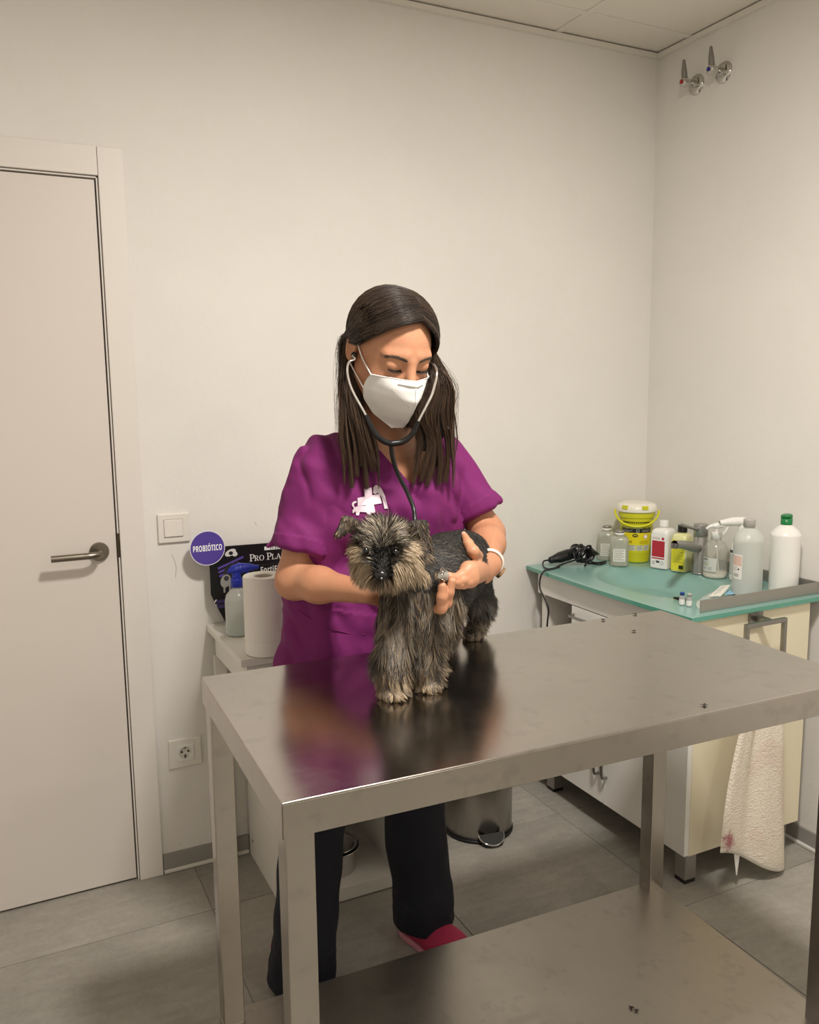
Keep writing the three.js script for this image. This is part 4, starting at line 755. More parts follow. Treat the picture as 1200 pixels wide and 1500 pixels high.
  const p = V(-0.054, c.y, c.z); add(hub, 'lever', limbTube([p.clone(), p.clone().add(V(-0.002, 0.03, -0.002)), p.clone().add(V(-0.004, 0.072, -0.004))], [0.011, 0.0095, 0.0045], 16, 14), M.chromeDull);
  const k = new THREE.CylinderGeometry(0.0065, 0.0065, 0.003, 20); k.rotateZ(Math.PI / 2); k.translate(-0.0692, c.y, c.z); add(hub, 'button', k, std(col, 0.4));
});

// ================================================================ the dog's shape (its skin is needed first: hands rest on it)
const DOG = (() => {
  // head frame
  const HdC = pz(562, 802, 1.075), nose = pz(558, 842, 1.155), f = V(-0.42, -0.22, 0.86).normalize(), rx = V(0, 1, 0).cross(f).normalize(), up = f.clone().cross(rx).normalize();
  const W = (x, y, z) => HdC.clone().addScaledVector(rx, x).addScaledVector(up, y).addScaledVector(f, z);
  const eyes = [pz(536, 807, 1.122), pz(579, 809, 1.135)];
  const muzzleEnd = nose.clone().addScaledVector(f, -0.012);
  const paws = [V(-1.592, 0.893, 1.098), V(-1.512, 0.893, 1.088), V(-1.262, 0.893, 0.842), V(-1.345, 0.893, 0.81)];
  const field = (() => {
    const body = uni([cap(V(-1.312, 1.082, 0.872), V(-1.39, 1.084, 0.955), 0.064, 0.066), cap(V(-1.39, 1.084, 0.955), V(-1.475, 1.075, 1.035), 0.066, 0.076), cap(V(-1.475, 1.08, 1.035), HdC.clone().add(V(0.02, -0.02, -0.02)), 0.066, 0.052), ell(V(-1.505, 1.03, 1.055), 0.06, 0.07, 0.058)], 0.04);
    const legs = uni([cap(V(-1.545, 1.03, 1.045), V(-1.585, 0.96, 1.082), 0.036, 0.026), cap(V(-1.585, 0.96, 1.082), paws[0], 0.026, 0.02), cap(V(-1.488, 1.03, 1.055), V(-1.515, 0.96, 1.078), 0.034, 0.025), cap(V(-1.515, 0.96, 1.078), paws[1], 0.026, 0.02), ell(paws[0].clone().add(V(-0.006, -0.001, 0.012)), 0.019, 0.0115, 0.023), ell(paws[1].clone().add(V(-0.006, -0.001, 0.012)), 0.019, 0.0115, 0.023),
      cap(V(-1.292, 1.055, 0.875), V(-1.268, 0.985, 0.872), 0.046, 0.03), cap(V(-1.268, 0.985, 0.872), V(-1.238, 0.94, 0.832), 0.028, 0.017), cap(V(-1.238, 0.94, 0.832), paws[2], 0.017, 0.016), ell(paws[2].clone().add(V(-0.008, -0.001, 0.008)), 0.02, 0.0115, 0.02),
      cap(V(-1.33, 1.05, 0.84), V(-1.338, 0.985, 0.84), 0.05, 0.032), cap(V(-1.338, 0.985, 0.84), V(-1.318, 0.94, 0.8), 0.028, 0.017), cap(V(-1.318, 0.94, 0.8), paws[3], 0.017, 0.016), ell(paws[3].clone().add(V(-0.008, -0.001, 0.008)), 0.02, 0.0115, 0.02)], 0.018);
    const head = uni([ell(HdC, 0.05, 0.05, 0.05), cap(W(0, -0.012, 0.02), muzzleEnd, 0.034, 0.016), cap(W(-0.026, -0.018, 0.02), W(0.022, -0.018, 0.02), 0.022, 0.02)], 0.025);
    return (x, y, z) => smin(smin(body(x, y, z), legs(x, y, z), 0.025), head(x, y, z), 0.025);
  })();
  return { field, HdC, nose, f, rx, up, eyes };
})();
// the point where a line of sight meets the dog's coat, raised by r
function fl(px, py, r) { const d = ray(px, py), l = d.length(); let s = 1.3; for (let i = 0; i < 200; i++) { const p = CP.clone().addScaledVector(d, s), q = DOG.field(p.x, p.y, p.z) - r; if (q < 0.0005) break; s += Math.max(q / l * 0.8, 0.0005); if (s > 2.1) { s = 1.85; break; } } return CP.clone().addScaledVector(d, s); }

// ================================================================ the person
const PB = V(-1.44, 0, 0.66);
const person = thing('person', 'person in purple scrub top and white mask holding the dog behind the steel table', 'person', PB);
// head frame: x to her left, y up, z where she looks
const HS = 1.08, Hf = V(0.06, -0.42, 0.905).normalize(), Hx = V(0, 1, 0).cross(Hf).normalize().add(V(0, -0.03, 0)).normalize(), Hu = Hf.clone().cross(Hx).normalize();
const HC = pz(600, 541, 0.875).addScaledVector(Hf, -0.088 * HS);
const HM = new THREE.Matrix4().makeBasis(Hx, Hu, Hf).setPosition(HC);
const HL = (x, y, z) => V(x * HS, y * HS, z * HS).applyMatrix4(HM);
const HI = HM.clone().invert();
// joints
const J = {
  neck: V(-1.415, 1.345, 0.665), sR: V(-1.575, 1.285, 0.66), sL: V(-1.24, 1.295, 0.65),
  eR: pz(431, 851, 0.70), wR: pz(540, 868, 0.925), eL: pd(714, 782, 2.12), wL: pd(717, 827, 1.895),
};
// ---- head
const headField = (() => {
  const S = (x, y, z) => V(x, y, z), L = [];
  const skull = uni([ell(S(0, 0.03, -0.003), 0.074, 0.083, 0.09), ell(S(0, -0.028, 0.03), 0.06, 0.088, 0.066), cap(S(-0.048, -0.052, 0.0), S(0, -0.098, 0.06), 0.018, 0.019), cap(S(0.048, -0.052, 0.0), S(0, -0.098, 0.06), 0.018, 0.019), cap(S(0, -0.045, -0.02), S(0, -0.16, -0.05), 0.055, 0.05)], 0.03);
  const brow = uni([cap(S(-0.014, 0.024, 0.084), S(-0.044, 0.021, 0.07), 0.009, 0.008), cap(S(0.014, 0.024, 0.084), S(0.044, 0.021, 0.07), 0.009, 0.008)], 0.01);
  const nose = uni([cap(S(0, 0.012, 0.09), S(0, -0.034, 0.112), 0.007, 0.0105), ell(S(-0.0115, -0.038, 0.101), 0.0085, 0.007, 0.01), ell(S(0.0115, -0.038, 0.101), 0.0085, 0.007, 0.01)], 0.008);
  const cheek = uni([ell(S(-0.037, -0.032, 0.055), 0.02, 0.02, 0.016), ell(S(0.037, -0.032, 0.055), 0.02, 0.02, 0.016)], 0.02);
  const lips = uni([cap(S(-0.02, -0.064, 0.086), S(0.02, -0.064, 0.086), 0.006, 0.006), cap(S(-0.014, -0.073, 0.085), S(0.014, -0.073, 0.085), 0.0065, 0.0065)], 0.006);
  const eyes = s => ell(S(s * 0.031, 0.0, 0.0745), 0.0158, 0.0115, 0.0115);
  const lid = s => ell(S(s * 0.031, 0.004, 0.0752), 0.0165, 0.0105, 0.0118);
  const ear = s => { const o = ell(S(s * 0.08, 0.002, -0.016), 0.0085, 0.031, 0.019), h = ell(S(s * 0.0875, 0.004, -0.012), 0.0065, 0.02, 0.0105); return (x, y, z) => Math.max(o(x, y, z), -h(x, y, z)); };
  const eL = ear(1), eR = ear(-1), y1 = eyes(1), y2 = eyes(-1), l1 = lid(1), l2 = lid(-1), so1 = ell(S(0.031, 0.0, 0.098), 0.019, 0.012, 0.014), so2 = ell(S(-0.031, 0.0, 0.098), 0.019, 0.012, 0.014);
  return (x, y, z) => {
    let d = smin(skull(x, y, z), cheek(x, y, z), 0.02); d = smin(d, brow(x, y, z), 0.014); d = smax(d, -Math.min(so1(x, y, z), so2(x, y, z)), 0.014);
    d = smin(d, nose(x, y, z), 0.012); d = smin(d, Math.min(y1(x, y, z), y2(x, y, z)), 0.006); d = smin(d, Math.min(l1(x, y, z), l2(x, y, z)), 0.006); d = smin(d, lips(x, y, z), 0.008);
    return smin(d, Math.min(eL(x, y, z), eR(x, y, z)), 0.006);
  };
})();
const headGeo = (() => { const g = nets(headField, V(-0.1, -0.19, -0.125), V(0.1, 0.13, 0.13), 0.0033); g.scale(HS, HS, HS); g.applyMatrix4(HM); return g; })();
// ---- hands: each finger a chain rooted inside the palm
function handGeo(palm, fingers, lo, hi) {
  const parts = palm.map(([a, b, r0, r1]) => cap(a, b, r0, r1)), base = uni(parts, 0.018);
  const fs = fingers.map(({ p, r }) => { const c = []; for (let i = 0; i + 1 < p.length; i++) c.push(cap(p[i], p[i + 1], r[i], r[i + 1])); return uni(c, 0.005); });
  const f = (x, y, z) => { let d = base(x, y, z), m = 1e9; for (const q of fs) m = smin(m, q(x, y, z), 0.0015); return smin(d, m, 0.009); };
  return nets(f, lo, hi, 0.0028);
}
function boundsOf(pts, pad) { const lo = V(1e9, 1e9, 1e9), hi = V(-1e9, -1e9, -1e9); pts.forEach(p => { lo.min(p); hi.max(p); }); lo.subScalar(pad); hi.addScalar(pad); return [lo, hi]; }
// her left hand on the dog's flank: thumb up along the ribs, fingers forward under the belly
const lh = (() => {
  const w = J.wL, k1 = fl(687, 835, 0.0085), k4 = fl(689, 848, 0.008), pm = pd(705, 829, 1.868), pm2 = pd(706, 840, 1.866);
  const palm = [[w, pm, 0.0245, 0.025], [w, pm2, 0.022, 0.021], [pm, k1, 0.021, 0.0135], [pm2, k4, 0.02, 0.014], [k1, k4, 0.014, 0.013]];
  const fingers = [
    { p: [pd(702, 822, 1.862), fl(693, 808, 0.012), fl(686, 796, 0.01), fl(680.5, 784, 0.009)], r: [0.018, 0.0128, 0.0102, 0.0066] },
    { p: [k1, fl(677, 843, 0.0095), fl(668, 848, 0.0095), fl(659, 846, 0.011), fl(653, 842, 0.01)], r: [0.0135, 0.0108, 0.0098, 0.009, 0.0075] },
    { p: [k1.clone().lerp(k4, 0.33), fl(678, 850, 0.012), fl(669, 853, 0.011), fl(662, 854, 0.01)], r: [0.0132, 0.0102, 0.0092, 0.008] },
    { p: [k1.clone().lerp(k4, 0.66), fl(681, 853, 0.011), fl(673, 856, 0.01), fl(667, 857, 0.009)], r: [0.0125, 0.0095, 0.0086, 0.0072] },
    { p: [k4, fl(685, 854, 0.011), fl(679, 857, 0.009), fl(674, 858, 0.008)], r: [0.0115, 0.0088, 0.0078, 0.0066] },
  ];
  const all = [w, ...fingers.flatMap(f => f.p)]; return { g: handGeo(palm, fingers, ...boundsOf(all, 0.035)), fingers };
})();
// her right hand under the chest, fingertips coming up on the near flank
const TIP = fl(648, 858, 0.022), TIPD = TIP.clone().sub(CP).dot(V(0, 0, -1).applyQuaternion(camera.quaternion));
const rh = (() => {
  const w = J.wR, q = pd, D = TIPD;
  const k1 = q(606, 882, D + 0.1), k4 = q(600, 896, D + 0.1);
  const palm = [[w, q(570, 876, 1.82), 0.023, 0.023], [q(570, 876, 1.82), k1, 0.021, 0.015], [q(570, 882, 1.82), k4, 0.019, 0.014], [k1, k4, 0.014, 0.013]];
  const fingers = [
    { p: [q(562, 868, 1.83), q(572, 858, 1.82), q(584, 854, 1.81), q(594, 852, 1.80)], r: [0.016, 0.0125, 0.0105, 0.008] },
    { p: [k1, q(630, 889, D + 0.06), q(655, 883, D + 0.015), q(658, 868, D + 0.008), q(662, 852, D + 0.006)], r: [0.0132, 0.0108, 0.0098, 0.0094, 0.0078] },
    { p: [k1.clone().lerp(k4, 0.4), q(626, 898, D + 0.05), q(647, 891, D + 0.008), q(647.5, 875, D), q(648, 859, D - 0.002)], r: [0.0132, 0.011, 0.0104, 0.01, 0.0085] },
    { p: [k1.clone().lerp(k4, 0.7), q(618, 904, D + 0.06), q(634, 903, D + 0.04), q(640, 895, D + 0.03)], r: [0.0125, 0.0105, 0.0095, 0.008] },
    { p: [k4, q(606, 906, D + 0.07), q(622, 909, D + 0.05), q(628, 905, D + 0.045)], r: [0.0115, 0.0094, 0.0084, 0.0072] },
  ];
  const all = [w, ...fingers.flatMap(f => f.p)]; return { g: handGeo(palm, fingers, ...boundsOf(all, 0.035)), fingers };
})();
// ---- trunk, arms and legs under the clothes
const torsoParts = [
  [V(-1.525, 1.255, 0.66), V(-1.295, 1.26, 0.652), 0.095, 0.095], [V(-1.545, 1.15, 0.655), V(-1.315, 1.15, 0.648), 0.098, 0.098],
  [V(-1.54, 1.0, 0.645), V(-1.325, 1.0, 0.638), 0.1, 0.1], [V(-1.535, 0.86, 0.64), V(-1.33, 0.86, 0.632), 0.108, 0.108],
];
const neckBase = HL(0, -0.12, -0.04);
const legR = [V(-1.535, 0.86, 0.635), V(-1.605, 0.47, 0.665), V(-1.65, 0.06, 0.66)], legL = [V(-1.36, 0.86, 0.63), V(-1.34, 0.47, 0.645), V(-1.305, 0.06, 0.63)];
const bodyField = uni([
  ...torsoParts.map(([a, b, r0, r1]) => cap(a, b, r0 - 0.012, r1 - 0.012)),
  cap(neckBase, J.neck, 0.054, 0.058), cap(J.neck, V(-1.41, 1.26, 0.675), 0.062, 0.08),
  cap(J.neck, J.sR, 0.045, 0.045), cap(J.neck, J.sL, 0.045, 0.045),
  cap(J.sR, J.eR, 0.046, 0.0395), cap(J.eR, J.eR.clone().lerp(J.wR, 0.35), 0.037, 0.0365), cap(J.eR.clone().lerp(J.wR, 0.35), J.wR, 0.0365, 0.024),
  cap(J.sL, J.eL, 0.046, 0.0395), cap(J.eL, J.eL.clone().lerp(J.wL, 0.35), 0.039, 0.0375), cap(J.eL.clone().lerp(J.wL, 0.35), J.wL, 0.0375, 0.0245),
  cap(legR[0], legR[1], 0.075, 0.05), cap(legR[1], legR[2], 0.05, 0.035), cap(legL[0], legL[1], 0.075, 0.05), cap(legL[1], legL[2], 0.05, 0.035),
], 0.03);
const bodyGeo = nets(bodyField, V(-1.78, 0.0, 0.48), V(-1.0, 1.52, 1.02), 0.0095);
const body = add(person, 'body', merge([bodyGeo, headGeo, lh.g, rh.g]), M.skin);
for (const h of [lh, rh]) h.fingers.forEach((f, i) => { // nails
  if (h === rh && i > 2) return;
  const n = f.p.length, tip = f.p[n - 1], d = tip.clone().sub(f.p[n - 2]).normalize(), out = CP.clone().sub(tip).normalize(); out.addScaledVector(d, -out.dot(d)).normalize(); if (h === rh && i) out.negate().add(V(0.5, 0, 0)).normalize();
  const c = tip.clone().addScaledVector(out, f.r[n - 1] * 0.86).addScaledVector(d, 0.001), s = d.clone().cross(out).normalize();
  const g = ball(V(0, 0, 0), f.r[n - 1] * 0.68, 0.0055, 0.0016, 12); g.applyMatrix4(new THREE.Matrix4().makeBasis(s, d, out).setPosition(c)); add(body, 'fingernail', g, M.nail);
});
// ---- brows and lashes
for (const s of [-1, 1]) {
  const ls = [];
  for (let i = 0; i < 260; i++) { const u = rnd(), x = s * mix(0.013, 0.052, u), y = 0.0185 + 0.006 * Math.sin(u * 2.4) - 0.004 * u * u + gauss() * 0.0024, o = surf(x, y); const e = surf(x + s * rr(0.004, 0.008), y + rr(-0.001, 0.003) * (1 - u)); ls.push({ p: [o, o.clone().lerp(e, 0.5).addScaledVector(Hf, 0.0008), e], r: 0.00034, c0: [0.07, 0.042, 0.028], c1: [0.09, 0.055, 0.036] }); }
  add(person, 'eyebrow', strands(ls), M.hair);
  const ll = [];
  for (let i = 0; i < 90; i++) { const u = rnd(), a = mix(-1, 1, u), x = s * 0.031 + a * 0.0135, y = -0.003 - 0.002 * (1 - a * a), o = surf(x, y); const e = o.clone().add(V(0, -0.003, 0)).addScaledVector(Hf, 0.0045).addScaledVector(Hx, a * 0.002); ll.push({ p: [o, o.clone().lerp(e, 0.5).addScaledVector(Hu, -0.0008), e], r: 0.0006, c0: [0.015, 0.01, 0.008], c1: [0.02, 0.012, 0.01] }); }
  for (let i = 0; i < 14; i++) { const a = mix(-1, 1, i / 13), a2 = mix(-1, 1, (i + 1) / 13); const P = a => surf(s * 0.031 + a * 0.0138, -0.0025 - 0.0022 * (1 - a * a)).addScaledVector(Hf, 0.0003); if (i < 13) ll.push({ p: [P(a), P((a + a2) / 2), P(a2)], r: 0.0011, pow: 50, c0: [0.02, 0.012, 0.01], c1: [0.02, 0.012, 0.01] }); }
  add(person, 'eyelashes', strands(ll), M.hair);
}
function surf(x, y) { let z = 0.14; for (let i = 0; i < 80; i++) { const d = headField(x, y, z); if (d < 0.0002) break; z -= Math.max(d * 0.7, 0.0004); if (z < -0.05) break; } return HL(x, y, z + 0.0002); }
// ---- scrub top
const hemR = pz(440, 808, 0.69), hemL = pd(701, 753, 2.118);
const scrubField = (() => {
  const chest = uni([
    cap(V(-1.525, 1.25, 0.662), V(-1.30, 1.255, 0.654), 0.105, 0.105), cap(V(-1.55, 1.14, 0.66), V(-1.31, 1.14, 0.652), 0.112, 0.112),
    cap(V(-1.548, 1.0, 0.652), V(-1.318, 1.0, 0.644), 0.117, 0.117), cap(V(-1.545, 0.84, 0.65), V(-1.318, 0.84, 0.642), 0.128, 0.128), cap(V(-1.545, 0.76, 0.65), V(-1.318, 0.76, 0.642), 0.128, 0.128),
    ell(V(-1.475, 1.175, 0.735), 0.065, 0.07, 0.055), ell(V(-1.345, 1.175, 0.73), 0.065, 0.07, 0.055),
    cap(J.neck.clone().add(V(0, -0.03, 0)), J.sR.clone().add(V(0.02, 0.0, 0)), 0.05, 0.056), cap(J.neck.clone().add(V(0, -0.03, 0)), J.sL.clone().add(V(-0.02, 0.0, 0)), 0.05, 0.056),
  ], 0.05);
  const dR = hemR.clone().sub(J.sR).normalize(), dL = hemL.clone().sub(J.sL).normalize();
  const eRx = hemR.clone().addScaledVector(dR, 0.05), eLx = hemL.clone().addScaledVector(dL, 0.05);
  const slR = cap(J.sR.clone().add(V(0.0, -0.005, 0)), eRx, 0.06, 0.074), slL = cap(J.sL.clone().add(V(0, -0.005, 0)), eLx, 0.06, 0.067);
  const inR = cap(J.sR.clone().lerp(hemR, 0.85), eRx.clone().addScaledVector(dR, 0.05), 0.046, 0.064), inL = cap(J.sL.clone().lerp(hemL, 0.85), eLx.clone().addScaledVector(dL, 0.05), 0.044, 0.056);
  const dot = (d, o, x, y, z) => (x - o.x) * d.x + (y - o.y) * d.y + (z - o.z) * d.z;
  const vTip = pz(607, 712, 0.77), vL = pz(548, 655, 0.72), vR = pz(652, 640, 0.70);
  const neckHole = cap(V(-1.412, 1.30, 0.675), V(-1.40, 1.55, 0.70), 0.058, 0.085);
  return (x, y, z) => {
    let c = chest(x, y, z);
    let a = smax(slR(x, y, z), dot(dR, hemR, x, y, z), 0.014), b = smax(slL(x, y, z), dot(dL, hemL, x, y, z), 0.014);
    // creases: sleeves pull from the shoulder, body hangs in soft vertical folds
    const w1 = noise(x * 16 + y * 5, y * 6, z * 14), w2 = noise(x * 34 + y * 14, y * 12 + x * 9, z * 28);
    a += w1 * 0.014 + w2 * 0.006; b += w1 * 0.014 + w2 * 0.006;
    a = smax(a, -inR(x, y, z), 0.004); b = smax(b, -inL(x, y, z), 0.004);
    const fold = Math.sin(x * 46 + y * 9 + noise(x * 4, y * 5, 1) * 5) * 0.0035 * smooth(1.18, 0.95, y) + noise(x * 9, y * 7, z * 9) * 0.013 + (0.5 - Math.abs(noise(x * 15 + y * 7, y * 8 - x * 6, z * 12))) * 0.017 - 0.006 + noise(x * 24 + y * 18, y * 16 - x * 8, z * 20) * 0.005;
    c += fold;
    // pocket on the front, a step of cloth
    const px0 = smooth(-1.63, -1.62, x) * smooth(-1.3, -1.31, x) * smooth(0.985 - (x + 1.62) * 0.25, 0.981 - (x + 1.62) * 0.25, y) * smooth(0.6, 0.68, z); c -= px0 * 0.0035;
    let d = smin(c, Math.min(a, b), 0.007);
    // hem of the sleeves: a doubled band
    d -= 0.0025 * Math.max(smooth(-0.03, -0.028, dot(dR, hemR, x, y, z)) * (x < -1.5 ? 1 : 0), smooth(-0.03, -0.028, dot(dL, hemL, x, y, z)) * (x > -1.28 ? 1 : 0)) * (a < c || b < c ? 1 : 0);
    // V neck
    const s1 = (x - vTip.x) * (vL.y - vTip.y) - (y - vTip.y) * (vL.x - vTip.x), n1 = Math.hypot(vL.x - vTip.x, vL.y - vTip.y), s2 = (x - vTip.x) * (vR.y - vTip.y) - (y - vTip.y) * (vR.x - vTip.x), n2 = Math.hypot(vR.x - vTip.x, vR.y - vTip.y);
    const vcut = Math.max(-s1 / n1, s2 / n2, 0.665 - z);
    d = smax(d, -vcut, 0.003); d = smax(d, -neckHole(x, y, z), 0.004);
    return smax(d, 0.745 - y, 0.004);
  };
})();
const scrub = add(person, 'scrub_top', nets(scrubField, V(-1.82, 0.72, 0.46), V(-1.03, 1.42, 0.86), 0.0062), M.scrub, 'purple short-sleeved scrub top with V neck');
function onScrub(x, y, lift = 0.0012) { let z = 0.95; for (let i = 0; i < 120; i++) { const d = scrubField(x, y, z); if (d < 0.0003) break; z -= Math.max(d * 0.6, 0.0005); if (z < 0.52) { z = 0.66; break; } } return V(x, y, z + lift); }
{ // neckline facing, shoulder seam and pocket seams
  const trim = (pts, r) => { const p = pts.map(([a, b]) => { const q = pz(a, b, 0.76); return onScrub(q.x, q.y, 0.0006); }); return tube(p, r, 30, 6); };
  const seam = std(0x74195e, 0.85);
  add(scrub, 'pocket_seam', trim([[440, 893], [455, 907], [480, 918], [505, 925], [530, 927]], 0.0012), seam);
}
{ // white emblem: cross with a cat and a dog
  const c0 = pz(540, 738, 0.77), u = 1 / 640; // about a pixel in metres here
  const P = (a, b) => [c0.x + (a - 540) * u * 1.06, c0.y - (b - 738) * u * 1.0];
  const shapes = [
    [[531, 715], [543, 714], [543, 725], [555, 724], [555, 737], [543, 738], [543, 749], [531, 750], [531, 738], [520, 739], [520, 727], [531, 726]],
    [[545, 722], [546, 714], [550, 711], [556, 713], [560, 719], [563, 728], [564, 745], [558, 745], [557, 728], [552, 722], [548, 724]],
    [[515, 741], [519, 739], [530, 739], [537, 742], [541, 747], [538, 749], [536, 753], [533, 753], [532, 748], [523, 747], [521, 752], [518, 752], [517, 746], [513, 749], [513, 744]],
    [[515, 741], [513, 739], [512, 735], [514, 732], [518, 731], [519, 733], [515, 735], [515, 738], [517, 741]],
  ];
  const parts = shapes.map(s => {
    const g0 = new THREE.ShapeGeometry(poly(s.map(([a, b]) => P(a, b)))); let g = g0.toNonIndexed(); 
    // cut into small triangles so that it follows the cloth
    let tri = []; const p = g.attributes.position; for (let i = 0; i < p.count; i += 3) tri.push([0, 1, 2].map(k => V(p.getX(i + k), p.getY(i + k), 0)));
    for (let k = 0; k < 3; k++) tri = tri.flatMap(([a, b, c]) => { const ab = a.clone().lerp(b, 0.5), bc = b.clone().lerp(c, 0.5), ca = c.clone().lerp(a, 0.5); return [[a, ab, ca], [ab, b, bc], [ca, bc, c], [ab, bc, ca]]; });
    const q = new THREE.BufferGeometry(); q.setAttribute('position', new THREE.BufferAttribute(new Float32Array(tri.flat().flatMap(v => { const w = onScrub(v.x, v.y, 0.0032); return [w.x, w.y, w.z]; })), 3)); const r = mergeVertices(q, 1e-5); r.computeVertexNormals(); return r;
  });
  add(scrub, 'emblem', merge(parts), std(0xe6d3de, 0.6), 'white printed cross with cat and dog');
}
// ---- trousers and shoes
const trouserField = (() => {
  const f = uni([cap(V(-1.53, 0.86, 0.64), V(-1.35, 0.86, 0.635), 0.11, 0.11), cap(V(-1.54, 0.8, 0.64), V(-1.61, 0.45, 0.672), 0.098, 0.077), cap(V(-1.61, 0.45, 0.672), V(-1.655, 0.03, 0.675), 0.077, 0.08), cap(V(-1.355, 0.8, 0.635), V(-1.335, 0.45, 0.655), 0.098, 0.08), cap(V(-1.335, 0.45, 0.655), V(-1.30, 0.06, 0.645), 0.08, 0.08)], 0.02);
  return (x, y, z) => smax(f(x, y, z) + noise(x * 14, y * 9, z * 14) * 0.008 * smooth(0.9, 0.4, y) + noise(x * 20 + y * 30, y * 24, z * 20) * 0.004 * smooth(0.26, 0.08, y), Math.max((x < -1.46 ? 0.012 : 0.05) - y, y - 0.93), 0.006);
})();
add(person, 'trousers', nets(trouserField, V(-1.79, -0.01, 0.5), V(-1.18, 0.96, 0.82), 0.009), M.navy, 'dark navy trousers');
for (const [x, z, a] of [[-1.655, 0.625, 0.0], [-1.295, 0.675, 0.25]]) {
  const s = uni([ell(V(0, 0.035, 0.05), 0.046, 0.036, 0.085), ell(V(0, 0.045, -0.05), 0.038, 0.045, 0.06), cap(V(0, 0.03, -0.06), V(0, 0.03, 0.08), 0.036, 0.04)], 0.03);
  const up = nets((X, Y, Z) => smax(s(X, Y, Z), 0.016 - Y, 0.003), V(-0.07, 0, -0.13), V(0.07, 0.11, 0.16), 0.005); up.rotateY(a); up.translate(x, 0, z);
  const sh = add(person, 'shoe', up, std(0xb52f55, 0.75), 'crimson clog');
  const so = nets((X, Y, Z) => smax(s(X, 0.03, Z) - 0.003, Math.abs(Y - 0.009) - 0.0085, 0.003), V(-0.07, -0.005, -0.13), V(0.07, 0.03, 0.16), 0.004); so.rotateY(a); so.translate(x, 0, z); add(sh, 'sole', so, std(0xd88f9f, 0.7));
}
// the same line in steps of equal length
function even(p, n) { const L = [0]; for (let i = 1; i < p.length; i++) L.push(L[i - 1] + p[i].distanceTo(p[i - 1])); const out = []; let k = 0; for (let i = 0; i <= n; i++) { const s = L[L.length - 1] * i / n; while (k < p.length - 2 && L[k + 1] < s) k++; out.push(p[k].clone().lerp(p[k + 1], (s - L[k]) / (L[k + 1] - L[k] || 1))); } return out; }
